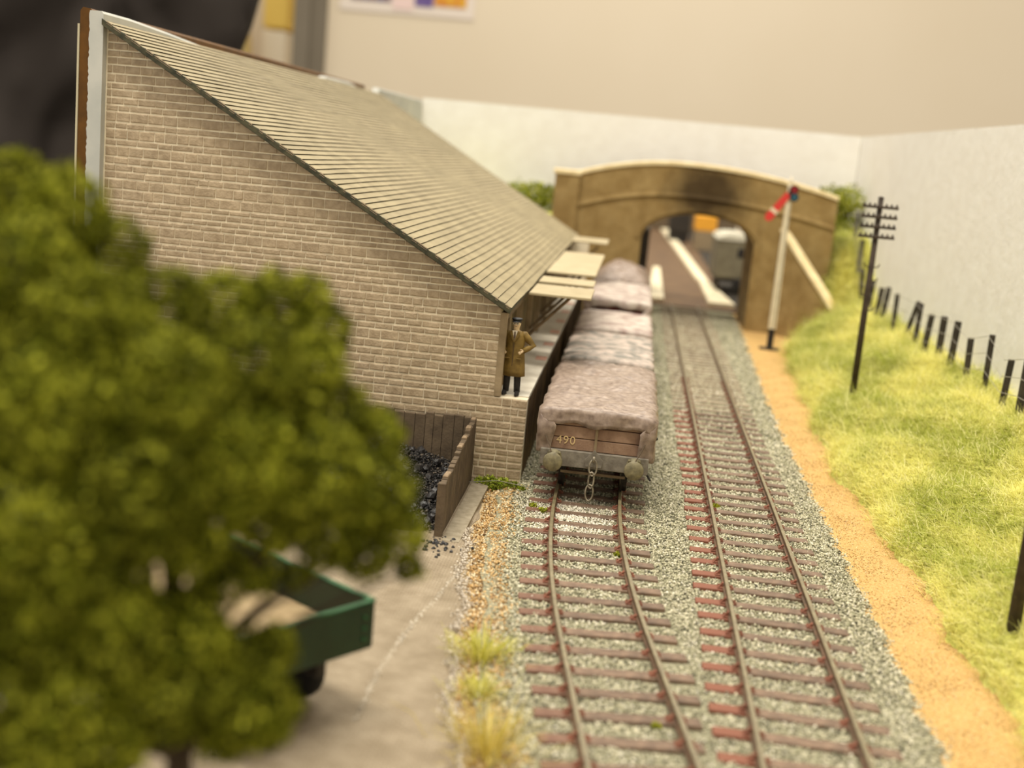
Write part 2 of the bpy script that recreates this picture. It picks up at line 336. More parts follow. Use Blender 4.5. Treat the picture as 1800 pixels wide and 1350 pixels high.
t = thing('cupboard', (-102, 337, -84), 'yellow cupboard with cream lower doors seen through doorway', 'cupboard')
MB().bbox(-2.8, 3.4, -6, 7, 0, 117.5, .5).build('lower_door', 'cream_panel', t); MB().bbox(-2.8, 3.4, -6, 7, 118, 170, .5).build('upper_door', 'yellow_panel', t)
t = thing('upholstered_chair', (-114.5, 325, -84), 'tan high backed chair in the far doorway', 'chair')
b = MB(); b.loft([[(x * k, y, z) for x, z in ((-9, 60), (9, 60), (9.5, 100), (7, 119), (0, 122), (-7, 119), (-9.5, 100))] for y, k in ((0, 1), (4, .94))]); b.build('backrest', 'tan_chair', t)
MB().bbox(-11, 11, -22, 4, 46, 58, 2).build('seat', 'tan_chair', t)
for sx in (-8, 8):
    for sy in (-18, 2): MB().tube([(sx, sy, 0), (sx, sy, 48)], 1.4, 6).build('leg', 'wood_dark', t)

# ------------------------------------------------------------------ baseboard and land
b = MB(); b.box(-13.1, 11.9, 3, 68.6, -3, -.14); tag(b.build('ground', 'soil'), 'sandy model baseboard', kind='structure')
ys = np.arange(4, 27.81, .2); us = np.linspace(0, 1, 60); Y, U = np.meshgrid(ys, us, indexing='ij'); X = -12.45 + U * (road_edge(Y) + 12.45)
grid_mesh('road', X, Y, -.045 + .012 * fbm(X, Y) - .09 * (U >= .999), 'road', kind='structure')['label'] = 'grey brown embossed yard roadway'
ys = np.arange(4, 68.5, .25); us = np.linspace(0, 1, 70); Y, U = np.meshgrid(ys, us, indexing='ij')
Lft = np.where(Y < 27.8, road_edge(Y) + .35, -2.1); X = Lft + U * (ballast_right(Y) - Lft)
Z = -.045 + .02 * fbm(X * 2, Y * 2) - .10 * smooth(.955, 1.0, U)
grid_mesh('trackbed', X, Y, Z, 'ballast_bed', kind='structure')['label'] = 'pale stone ballast trackbed'
Y, U = np.meshgrid(ys, np.linspace(0, 1, 24), indexing='ij'); X = 4.85 + U * (path_edge(Y) + .5 - 4.85)
grid_mesh('cess_path', X, Y, -.10 + .012 * fbm(X * 2, Y * 2), 'sand', kind='structure')['label'] = 'orange sand cess path beside the ballast'
ys = np.arange(4, 68.5, .2); us = np.linspace(-.06, 1.0, 90); Y, U = np.meshgrid(ys, us, indexing='ij'); e = path_edge(Y); X = e + U * (11.55 - e)
grid_mesh('embankment', X, Y, emb(X, Y), 'grassbase', kind='structure')['label'] = 'grassy cutting side up to the fence'

# ballast stones (nobody could count them)
def stones(name, n, region, size, cols, wts, zf, label):
    x, y = region(n); n = len(x); r = size * NR.uniform(.55, 1.25, n)
    base = np.array([(1, 0, 0), (0, 1, 0), (-1, 0, 0), (0, -1, 0), (0, 0, 1), (0, 0, -1)], float)
    V = base[None] * r[:, None, None] * NR.uniform(.6, 1.3, (n, 6, 1)) + NR.normal(0, .22, (n, 6, 3)) * r[:, None, None]
    a = NR.uniform(0, 2 * pi, n); c, s = np.cos(a), np.sin(a); tl = NR.uniform(-.7, .7, n)
    V = np.stack([V[..., 0] * c[:, None] - V[..., 1] * s[:, None], V[..., 0] * s[:, None] + V[..., 1] * c[:, None], V[..., 2] * .8 + V[..., 0] * tl[:, None] * .5], -1)
    V += np.stack([x, y, zf(x, y)], -1)[:, None]
    T = np.array([(0, 1, 4), (1, 2, 4), (2, 3, 4), (3, 0, 4), (1, 0, 5), (2, 1, 5), (3, 2, 5), (0, 3, 5)])
    F = (np.arange(n) * 6)[:, None, None] + T[None]
    C = np.array(cols)[NR.choice(len(cols), n, p=wts)] * NR.uniform(.8, 1.15, (n, 1))
    o = big_mesh(name, V.reshape(-1, 3), F.reshape(-1, 3), np.repeat(C, 8, axis=0), 'stones')
    return tag(o, label, 'ballast', kind='stuff')
SP = .745
def clear_of_sleepers(x, y, bury=.10):
    k = np.abs((y + .355) / SP - np.round((y + .355) / SP)) * SP
    onmain = (np.abs(x - MAIN_X) < 1.31) & (k < .135); onsid = (np.abs(x - siding_x(y)) < 1.31) & (k < .135)
    hid = (x > MAIN_X + .8) & (y > 21.5) & (y < 27)
    rail = (np.abs(np.abs(x - MAIN_X) - GAUGE / 2) < .09) | (np.abs(np.abs(x - siding_x(y)) - GAUGE / 2) < .09)
    keep = ~(onmain | onsid) | hid | (NR.random(len(x)) < .012)
    return keep & ~rail
def near_region(n):
    y = 12.5 + (NR.random(n) ** 1.15) * 23; x = NR.uniform(-2.7, 5.2, n)
    lf = np.where(y < 27.8, road_edge(y) + .75, -2.0) + NR.normal(0, .12, n); ok = (x > lf) & (x < ballast_right(y) + NR.normal(0, .03, n)) & clear_of_sleepers(x, y)
    return x[ok], y[ok]
def far_region(n):
    y = NR.uniform(34, 66, n); x = NR.uniform(-2.0, 5.8, n); ok = (x < ballast_right(y)) & clear_of_sleepers(x, y); return x[ok], y[ok]
bc = [S(214, 206, 176), S(186, 180, 150), S(160, 156, 126), S(120, 116, 94), S(228, 220, 198), S(78, 76, 62)]
zf = lambda x, y: -.035 + .02 * fbm(x * 2, y * 2) + NR.normal(0, .012, len(x)) - .08 * smooth(-.3, 0, x - ballast_right(y))
stones('ballast', 150000, near_region, .027, bc, [.26, .28, .2, .1, .11, .05], zf, 'grey green stone ballast around the near tracks')
stones('ballast', 40000, far_region, .04, bc, [.26, .28, .2, .1, .11, .05], zf, 'grey green stone ballast along the distant tracks')
def sand_region(n):
    y = NR.uniform(12.5, 27.6, n); x = road_edge(y) + NR.normal(.4, .22, n); ok = (x > road_edge(y) + .05) & (x < road_edge(y) + 1.0) & clear_of_sleepers(x, y); return x[ok], y[ok]
stones('ballast', 9000, sand_region, .032, [S(206, 172, 118), S(178, 140, 86), S(222, 206, 170), S(150, 118, 78)], [.4, .25, .25, .1], lambda x, y: -.10 + .06 * smooth(.2, .7, x - road_edge(y)) + NR.normal(0, .015, len(x)), 'tan gravel strip between roadway and siding')
def plaster_region(n):
    y = NR.uniform(12.5, 24, n); x = road_edge(y) + NR.normal(-.02, .07, n); return x, y
stones('ballast', 1300, plaster_region, .024, [S(214, 202, 184), S(190, 176, 156)], [.5, .5], lambda x, y: np.full(len(x), -.04), 'white plaster crumbs along the roadway edge')

def powder_region(n):
    x = NR.normal(-.75, .5, n); y = NR.normal(25.4, .75, n); k = np.abs((y + .355) / SP - np.round((y + .355) / SP)) * SP; ok = (x > -1.9) & (x < .3) & ((k > .12) | (NR.random(n) < .3)) & (np.abs(np.abs(x - siding_x(y)) - GAUGE / 2) > .06); return x[ok], y[ok]
stones('ballast', 3200, powder_region, .022, [S(238, 230, 212), S(214, 202, 180)], [.7, .3], lambda x, y: np.full(len(x), .0) - .012, 'white powdery patch of ballast in front of the nearest wagon')
def seam_region(n):
    u = NR.random(n); y = 15.0 + u * 6.2; x = np.interp(y, [15, 16.6, 17.72, 18.85, 19.85, 21.1], [-3.0, -3.03, -2.96, -2.85, -2.69, -2.58]) + NR.normal(0, .025, n); return x, y
stones('ballast', 700, seam_region, .016, [S(214, 202, 182), S(190, 176, 154)], [.5, .5], lambda x, y: np.full(len(x), -.04), 'thin white plaster seam along the roadway')
def grain_region(n):
    y = 13 + NR.random(n) ** 1.4 * 40; x = ballast_right(y) + NR.random(n) * (path_edge(y) + .1 - ballast_right(y)); return x, y
stones('ballast', 16000, grain_region, .014, [S(200, 162, 98), S(224, 192, 134), S(168, 130, 74), S(236, 214, 168)], [.4, .3, .15, .15], lambda x, y: np.full(len(x), -.095), 'orange sand grains on the cess path')
# embankment grass
def grass(n):
    y = 13 + (NR.random(n) ** 1.3) * 53; e = path_edge(y) + .12 * np.sin(y * 1.1 + .5) + .06 * np.sin(y * 2.9) + .04 * np.sin(y * 7.1); x = e - .07 + NR.random(n) * (11.4 - e)
    z = emb(x, y); L = NR.uniform(.08, .24, n) * (1 + y / 50); a = NR.normal(2.2, 1.2, n); el = NR.uniform(.05, .75, n)
    d = np.stack([np.cos(a) * np.cos(el), np.sin(a) * np.cos(el), np.sin(el)], -1); bend = NR.normal(0, .5, (n, 3)); bend[:, 2] -= .2
    side = np.cross(d, [0, 0, 1.0]); side /= np.linalg.norm(side, axis=1)[:, None]; wd = (.0042 * (1 + y / 30))[:, None]
    p0 = np.stack([x, y, z - .01], -1); p1 = p0 + d * (L * .5)[:, None]; p2 = p0 + d * L[:, None] + bend * L[:, None]; p2[:, 2] = np.maximum(p2[:, 2], z + .01)
    V = np.stack([p0 - side * wd, p0 + side * wd, p1 + side * wd, p1 - side * wd, p2 + side * wd * .4, p2 - side * wd * .4], 1)
    F = (np.arange(n) * 6)[:, None, None] + np.array([(0, 1, 2, 3), (3, 2, 4, 5)])[None]
    g = np.clip(.45 + .9 * fbm(x * .9, y * .45, 1.7) + .4 * fbm(x * 3, y * 1.7, 4) + NR.normal(0, .22, n), 0, 1)[:, None]
    C = (1 - g) * np.array(S(232, 226, 134)) + g * np.array(S(172, 178, 78)); pale = NR.random(n) < .18; C[pale] = np.array(S(240, 234, 170))
    return tag(big_mesh('embankment_grass', V.reshape(-1, 3), F.reshape(-1, 4), np.repeat(C, 2, axis=0), 'grass'), 'pale yellow green matted grass fibres covering the cutting side', 'grass', kind='stuff')
grass(180000)

def tuft(name, loc, n, h, spread, cols, label, lean=(0, 0), cat='grass tuft'):
    a = NR.uniform(0, 2 * pi, n); r = np.abs(NR.normal(0, spread * .35, n)); p0 = np.stack([r * np.cos(a), r * np.sin(a), np.full(n, -.08)], -1)
    L = h * NR.uniform(.5, 1.1, n); out = NR.uniform(.15, .9, n); d = np.stack([np.cos(a) * out + lean[0], np.sin(a) * out + lean[1], np.ones(n)], -1); d /= np.linalg.norm(d, axis=1)[:, None]
    side = np.stack([-np.sin(a), np.cos(a), np.zeros(n)], -1) * .007; p1 = p0 + d * (L * .55)[:, None]; p2 = p0 + d * L[:, None]; p2[:, 2] -= L * out * .3; p2[:, :2] += (d[:, :2] * (L * .25)[:, None])
    V = np.stack([p0 - side, p0 + side, p1 + side, p1 - side, p2 + side * .3, p2 - side * .3], 1); F = (np.arange(n) * 6)[:, None, None] + np.array([(0, 1, 2, 3), (3, 2, 4, 5)])[None]
    C = np.array(cols)[NR.integers(0, len(cols), n)] * NR.uniform(.8, 1.15, (n, 1))
    t = thing(name, loc, label, cat); big_mesh('blades', V.reshape(-1, 3), F.reshape(-1, 4), np.repeat(C, 2, axis=0), 'grass', t)['kind'] = 'stuff'; return t
YG = [S(214, 206, 104), S(200, 194, 84), S(228, 220, 140), S(184, 182, 70)]; OG = [S(206, 188, 96), S(222, 204, 120), S(190, 170, 74)]
tuft('grass_tuft', (-1.62, 17.6, -.02), 300, .5, .8, YG, 'yellow green grass tuft beside the roadway, farther of two')
tuft('grass_tuft', (-1.5, 16.3, -.02), 220, .35, .7, YG, 'low yellow tuft between the two larger grass tufts')
tuft('grass_tuft', (-1.15, 14.6, -.02), 240, .75, .8, OG, 'straw coloured spiky grass tuft nearest the camera beside siding')
def leafcloud(name, blobs, n, size, cols, parent=None, loc=None, shell=.5, flat=0):
    B = np.array(blobs, float); wgt = (B[:, 3] ** 2); idx = NR.choice(len(B), n, p=wgt / wgt.sum()); d = NR.normal(0, 1, (n, 3)); d /= np.linalg.norm(d, axis=1)[:, None]
    lump = 1 + .22 * np.sin(d[:, 0] * 5 + idx) * np.sin(d[:, 1] * 6 + idx * 1.7) * np.cos(d[:, 2] * 5 + idx * .6)
    rr = B[idx, 3] * (shell + (1 - shell) * NR.random(n) ** .5) * lump; P = B[idx, :3] + d * rr[:, None]
    s = size * NR.uniform(.5, 1.3, n)[:, None]; u = NR.normal(0, 1, (n, 3)); u /= np.linalg.norm(u, axis=1)[:, None]; v = np.cross(u, d + NR.normal(0, .5, (n, 3))); v /= (np.linalg.norm(v, axis=1)[:, None] + 1e-6)
    V = np.stack([P - u * s, P + v * s * .6, P + u * s, P - v * s * .6], 1); F = np.arange(n * 4).reshape(n, 4)
    C = np.array(cols)[NR.integers(0, len(cols), n)] * NR.uniform(.7, 1.25, (n, 1)); C *= (.75 + .5 * np.sin(idx * 2.3)[:, None] * .4 + .15)
    return big_mesh(name, V.reshape(-1, 3), F, C, 'leaf', parent, loc)
GR = [S(92, 98, 14), S(122, 124, 26), S(54, 60, 6), S(142, 142, 40), S(172, 172, 54)]
o = thing('moss_clump', (-2.72, 27.35, -.03), 'bright green moss clump at the foot of the stone end wall', 'moss')
leafcloud('fronds', [(0, 0, .02, .22), (.3, .03, .02, .2), (.55, .0, .0, .16), (-.25, .05, .0, .16), (.75, -.06, -.02, .12), (.1, -.15, 0, .14)], 2600, .035, [S(150, 160, 50), S(118, 136, 30), S(176, 180, 80)], o, None, .3)['kind'] = 'stuff'
MB().tube([(-3.2, 27.2, .02), (-2.5, 27.1, .16), (-1.8, 26.9, .14)], .008, 5).build('loose_fibre', 'wire'); f = bpy.data.objects['loose_fibre']; tag(f, 'single pale stray fibre lying over the moss clump', 'fibre')
leafy = [((-1.35, 25.6), .10), ((-1.6, 25.9), .07), ((.33, 23.2), .06), ((2.5, 27.6), .07), ((1.0, 15.9), .05)]
for i, ((x, y), r) in enumerate(leafy):
    t = thing('weed', (x, y, 0), ['green weed between platform and siding rail, larger one', 'green weed on ballast below the platform face', 'green weed at the right rail of the siding', 'green weed at the left rail of the main line', 'tiny green weed between siding rails nearest camera'][i], 'weed'); leafcloud('fronds', [(0, 0, .02, r), (r, .02, .01, r * .7)], 160, .03, [S(176, 176, 60), S(150, 156, 44)], t, None, .2)['kind'] = 'stuff'

# ------------------------------------------------------------------ tracks
RP = [(-.055, 0), (.055, 0), (.055, .025), (.018, .045), (.018, .10), (.036, .115), (.036, .15), (.028, .158), (-.028, .158), (-.036, .15), (-.036, .115), (-.018, .10), (-.018, .045), (-.055, .025)]
def rail(parent, cx, off, y0, y1, name='rail'):
    b = MB(); ysr = [y0 + (y1 - y0) * i / 70 for i in range(71)]; rings = []
    for y in ysr:
        x = float(cx(y)); dx = float(cx(y + .05) - cx(y - .05)) / .1; nx, ny = 1 / sqrt(1 + dx * dx), -dx / sqrt(1 + dx * dx)
        rings.append([(x + nx * (off + p), y + ny * (off + p), q) for p, q in RP])
    b.loft(rings); o = b.build(name, ['rail_side', 'rail_top'], parent)
    me = o.data
    for p in me.polygons:
        if p.normal.z > .5 and p.center.z > .14: p.material_index = 1
    return o
def chair_mesh():
    b = MB(); b.bbox(-.15, .15, -.085, .085, 0, .028, .012); b.prism([(-.12, .028), (-.05, .028), (-.04, .10), (-.065, .10)], 'y', -.035, .035); b.prism([(.12, .028), (.05, .028), (.04, .08), (.06, .08)], 'y', -.035, .035)
    for sx in (-.12, .12):
        for sy in (-.05, .05): b.lathe([(.018, .03), (.018, .045), (.010, .05)], (sx, sy * 1.2, 0), 6)
    o = b.build('chair', 'chair'); me = o.data; bpy.data.objects.remove(o); return me
CH = chair_mesh()
def sleeper_mesh(L, m):
    b = MB(); b.bbox(-L, L, -.125, .125, -.13, .0, .012); o = b.build('sleeper', m); me = o.data; bpy.data.objects.remove(o); return me
M['sleeper_dusty'] = mat('sleeper_dusty', S(140, 124, 104), S(164, 148, 124), 5, .8, .3, 26, var=.1)
SD = sleeper_mesh(1.29, 'sleeper_dusty'); SM = sleeper_mesh(1.29, 'sleeper_main'); SS = sleeper_mesh(1.29, 'sleeper')
def track(name, label, cx, y0, y1, sm, chairs_to, seed):
    r = random.Random(seed); t = thing(name, (0, 0, 0), label, 'railway track')
    for off in (-GAUGE / 2, GAUGE / 2): rail(t, cx, off, y0, y1).location.z = .03
    k0 = int(math.ceil((y0 + .355) / SP)); k1 = int((y1 + .355) / SP)
    for k in range(k0, k1 + 1):
        y = k * SP - .355; x = float(cx(y)); dx = float(cx(y + .05) - cx(y - .05)) / .1; rz = -math.atan(dx) + r.gauss(0, .006)
        sl = link('sleeper', SD if (y > 38.5 and sm is SM) else sm, t, (x + r.gauss(0, .02), y + r.gauss(0, .015), .012 + r.gauss(0, .004)), (0, 0, rz))
        if name == 'siding_track' and y < 17.2:      # shortened where the two roads close up
            sc = max(.55, min(1.0, (1.66 - x + 1.29) / 2.58)); sl.scale.x = sc; sl.location.x -= 1.29 * (1 - sc)
        if y < chairs_to:
            for off in (-GAUGE / 2, GAUGE / 2):
                c = link('chair', CH, sl, ((off + (x - sl.location.x)) / sl.scale.x, 0, 0)); c.scale.x = (1 if off < 0 else -1) / sl.scale.x
    return t
track('siding_track', 'curving siding track with tarpaulined wagons standing on it', siding_x, 10.5, 60.4, SS, 45, 1)
track('main_track', 'straight running line with rust ended sleepers passing under the bridge', lambda y: np.full_like(np.asarray(y, float), MAIN_X), 10.5, 67.5, SM, 45, 2)

# ------------------------------------------------------------------ goods shed
YG_ = 27.82
EAVE = (-2.62, 4.06); RIDGE = (-12.46, 9.66)
shed = thing('goods_shed', (0, 0, 0), 'buff stone goods shed with long grey slate roof', 'building')
slope = (RIDGE[1] - EAVE[1]) / (RIDGE[0] - EAVE[0])
def roof_z(x): return EAVE[1] + slope * (x - EAVE[0])
core = [(-12.45, -.14), (-2.06, -.14), (-2.06, 1.96), (-2.84, 1.96), (-2.84, roof_z(-2.84) - .12), (-12.45, roof_z(-12.45) - .12)]
MB().prism(core, 'y', YG_, YG_ + .3).build('gable_sheet', 'mortar', shed)
def clip(poly, a, b, c):     # keep a*x+b*z<=c
    out = []
    for i in range(len(poly)):
        p, q = poly[i], poly[(i + 1) % len(poly)]; dp = a * p[0] + b * p[1] - c; dq = a * q[0] + b * q[1] - c
        if dp <= 0: out.append(p)
        if dp * dq < 0: u = dp / (dp - dq); out.append((p[0] + (q[0] - p[0]) * u, p[1] + (q[1] - p[1]) * u))
    return out
def brick_poly(b, poly, depth, bev):
    cx = sum(p[0] for p in poly) / len(poly); cz = sum(p[1] for p in poly) / len(poly); n = len(poly)
    xs = [p[0] for p in poly]; zs = [p[1] for p in poly]; hx = max(xs) - min(xs); hz = max(zs) - min(zs)
    inn = [(p[0] + (cx - p[0]) * min(.5, 2 * bev / hx), p[1] + (cz - p[1]) * min(.5, 3.2 * bev / hz)) for p in poly]
    v = [(p[0], YG_ + .01, p[1]) for p in poly] + [(p[0], YG_ - depth * .55, p[1]) for p in poly] + [(p[0], YG_ - depth, p[1]) for p in inn]
    f = [(i, (i + 1) % n, n + (i + 1) % n, n + i) for i in range(n)] + [(n + i, n + (i + 1) % n, 2 * n + (i + 1) % n, 2 * n + i) for i in range(n)] + [tuple(range(2 * n, 3 * n))]
    b.add(v, f)
bricks = []
z = -.12; br = random.Random(3); seg_edges = []
while z < 9.6:
    h = br.choice([.13, .15, .16, .17, .18, .2, .24]); h = min(h, 9.7 - z)
    if z < 1.96 < z + h + .05: h = 1.96 - z
    x1 = -2.06 if z + h <= 1.97 else -2.84
    xs = [-12.42]; x = -12.42 + br.uniform(.1, .3)
    while x < x1 - .14:
        xs.append(x); x += br.choice([.24, .28, .3, .34, .36, .42, .5])
    if z + h <= 1.97:
        xs = [q for q in xs if abs(q + 2.42) > .12] + [-2.42 + br.uniform(-.02, .02)]; xs.sort()
    xs.append(x1)
    g = .0185
    for a, c in zip(xs[:-1], xs[1:]):
        jz = br.uniform(-.006, .006); jx = br.uniform(-.004, .004)
        gx = .009; poly = [(a + gx + jx, z + g + jz), (c - gx + jx, z + g + br.uniform(-.005, .005)), (c - gx, z + h - g + br.uniform(-.005, .005)), (a + gx, z + h - g + jz)]
        poly = clip(poly, -slope, 1, EAVE[1] - slope * EAVE[0] - .15)
        if len(poly) >= 3:
            zz = [p[1] for p in poly]; xx = [p[0] for p in poly]
            if max(zz) - min(zz) > .04 and max(xx) - min(xx) > .05: bricks.append((poly, br.uniform(.012, .024)))
    z += h
def in_view(poly):           # not behind the tree or the coal bin
    cx = sum(p[0] for p in poly) / len(poly); cz = sum(p[1] for p in poly) / len(poly)
    return cz > np.interp(cx, [-12.4, -9.5, -7.3, -6.3, -5.6, -4.8, -3.4, -3.3], [6.2, 4.9, 4.3, 3.2, 2.2, 1.5, 1.5, -.1])
seen = sorted([q for q in bricks if in_view(q[0])], key=lambda q: -((max(p[0] for p in q[0]) - min(p[0] for p in q[0])) * (max(p[1] for p in q[0]) - min(p[1] for p in q[0]))))
for poly, dp in seen[:300]:
    b = MB(); brick_poly(b, poly, dp, .012); b.build('brick', 'brick', shed)
b = MB(); ids = set(id(q) for q in seen[:300])
for q in bricks:
    if id(q) not in ids: brick_poly(b, q[0], q[1], .012)
b.build('brickwork', 'brick', shed)['kind'] = 'stuff'
# roof: deck plus one strip per slate course
RY0, RY1 = 27.58, 57.2
nx_, nz_ = -slope / sqrt(1 + slope * slope), 1 / sqrt(1 + slope * slope)
MB().prism([(EAVE[0] - .03, EAVE[1] - .10), (RIDGE[0], RIDGE[1] - .12), (RIDGE[0], RIDGE[1] - .03), (EAVE[0] - .01, EAVE[1] - .03)], 'y', RY0 + .02, RY1).build('roof_deck', 'verge', shed)
NC = 58
for i in range(NC):
    a = i / NC; c = (i + 1.25) / NC; c = min(c, 1.0)
    xa, za = EAVE[0] + (RIDGE[0] - EAVE[0]) * a, EAVE[1] + (RIDGE[1] - EAVE[1]) * a; xc, zc = EAVE[0] + (RIDGE[0] - EAVE[0]) * c, EAVE[1] + (RIDGE[1] - EAVE[1]) * c
    b = MB(); nseg = 44; rr = random.Random(100 + i); top = []; V = []; F = []; mi = []
    ux, uz = (RIDGE[0] - EAVE[0]), (RIDGE[1] - EAVE[1]); ul = hypot(ux, uz); ux /= ul; uz /= ul; wob = rr.uniform(0, 6)
    for k in range(nseg + 1):
        y = RY0 + (RY1 - RY0) * k / nseg; j = rr.uniform(-.004, .004) + .010 * sin(k * .5 + wob); lift = .044 + rr.uniform(-.004, .004)
        lx, lz = xa + ux * j, za + uz * j
        V += [(lx, y, lz), (lx + nx_ * lift, y, lz + nz_ * lift), (xc + nx_ * .012, y, zc + nz_ * .012), (xc, y, zc)]
    for k in range(nseg):
        q = 4 * k; F += [(q, q + 4, q + 5, q + 1), (q + 1, q + 5, q + 6, q + 2)]; mi += [1, 0]
    F += [(0, 1, 2, 3), tuple(4 * nseg + t_ for t_ in (3, 2, 1, 0))]; mi += [1, 1]
    b.v = V; b.f = F; b.m = mi; b.build('slate_course', ['slate', 'slate_edge'], shed)
b = MB(); b.prism([(EAVE[0] + .0, EAVE[1] - .09), (RIDGE[0], RIDGE[1] - .10), (RIDGE[0], RIDGE[1] + .035), (EAVE[0], EAVE[1] + .035)], 'y', RY0 - .05, RY0); b.build('barge_board', 'verge', shed)
b = MB()
for k in range(40):
    t0 = k / 40 + rng.uniform(0, .01); x = EAVE[0] + (RIDGE[0] - EAVE[0]) * t0; z = roof_z(x); l = rng.uniform(.05, .22); b.add([(x, RY0 - .055, z + .0), (x - l, RY0 - .055, roof_z(x - l) + .0), (x - l, RY0 - .02, roof_z(x - l) + .055), (x, RY0 - .02, z + .055)], [(0, 1, 2, 3)])
b.build('verge_cement', 'chip', shed)
# track side of the shed: corner post, plank doors, posts
MB().bbox(-2.86, -2.70, YG_ - .02, YG_ + .16, 1.98, 3.95, .01).build('corner_post', 'wood_post', shed)
MB().box(-12.4, -2.06, RY1 - .5, RY1 - .2, -.14, 3.9).build('end_wall', 'mortar', shed)
y = 28.9; k = 0
while y < 56.5:
    wd = .42; x = -2.98 - (.10 if k % 2 else 0)
    if not (k % 14 in (2, 3, 4)): MB().bbox(x - .06, x, y, y + wd - .04, 2.0, 3.9, .012).build('wall_plank', 'wood_door', shed)
    y += wd; k += 1
for y in (29.2, 32.4, 35.6, 38.8, 42, 45.2, 48.4, 51.6, 54.8): MB().bbox(-2.92, -2.76, y, y + .17, 2.0, 3.95, .015).build('post', 'wood_post', shed)
MB().bbox(-2.95, -2.74, 28, 57, 3.72, 3.92, .01).build('wall_plate', 'wood_dark', shed)
MB().box(-6.1, -6.0, 28.2, 57, 2, 6).build('inner_wall', 'wood_dark', shed)
# canopy boards with brackets
can = thing('canopy', (-2.7, 31.8, 3.9), 'buff plank canopy reaching from the shed eaves over the wagons', 'canopy')
for y0, y1, x1, dz in ((31.8, 34.2, -.95, 0), (34.8, 36.4, -1.0, .02), (37.6, 41.8, -1.05, .06), (41.85, 46.6, -1.05, .04), (51.5, 54.3, -1.1, .15)):
    MB().bbox(.12, x1 + 2.7, y0 - 31.8, y1 - 31.8, .06 + dz, .13 + dz, .012).build('canopy_board', 'canopy', can)
for y in (32.5, 35.5, 39.5, 44, 52.6):
    MB().tube([(-.08, y - 31.8, -1.35), (1.2, y - 31.8, .04)], .05, 6).build('strut', 'wood_dark', can)
# the board behind the shed
bb = thing('backboard', (-12.78, 27.6, 0), 'brown and white board standing along the back of the goods shed', 'board')
b = MB(); rings = []
for yy, zt in ((0, 9.86), (1.5, 9.86), (4, 9.78), (8, 9.6), (19, 9.6), (20, 9.78), (24, 9.8), (26, 9.6), (29.4, 9.6), (29.6, 9.9), (40.9, 9.92)):
    ring = [(.33, yy, -.1), (.33, yy, zt - .06), (.28, yy, zt)]
    ring += [(.008 * sin(i * .9) + .007 * sin(i * 3.1) + .014 * (((i * 37) % 11) / 11 - .5), yy, -.1 + (zt + .1) * i / 140) for i in range(140, -1, -1)]
    rings.append(ring)
b.loft(rings); b.build('white_layer', 'white_card', bb)
b = MB(); b.prism([(-.24, -.1), (.06, -.1), (.06, 9.84), (0, 9.9), (-.18, 9.92), (-.24, 9.84)], 'y', .05, 27.8); b.build('brown_layer', 'brown_board', bb)
b = MB(); b.box(-.29, -.245, .03, 40.9, -.1, 9.55); b.build('backing_strip', 'pale_backing', bb)

# ------------------------------------------------------------------ loading platform
pl = thing('loading_platform', (-2.08, 28.1, 0), 'white topped loading platform with dark plank face beside wagons', 'platform')
MB().box(-3.9, .02, .02, 28.8, 1.9, 1.985).build('deck', 'plat_deck', pl)
for i in range(36):
    MB().bbox(-.1, .0 + .012 * (i % 2), .02 + i * .8, .78 + i * .8, -.12, 1.9, .015).build('face_board', 'plat_face', pl)
for i in range(9):
    MB().bbox(-.30, .0, 5.4 + i * 2.75, 6.0 + i * 2.75, 1.985, 2.0, .004).build('edge_slab', 'red_slab', pl)

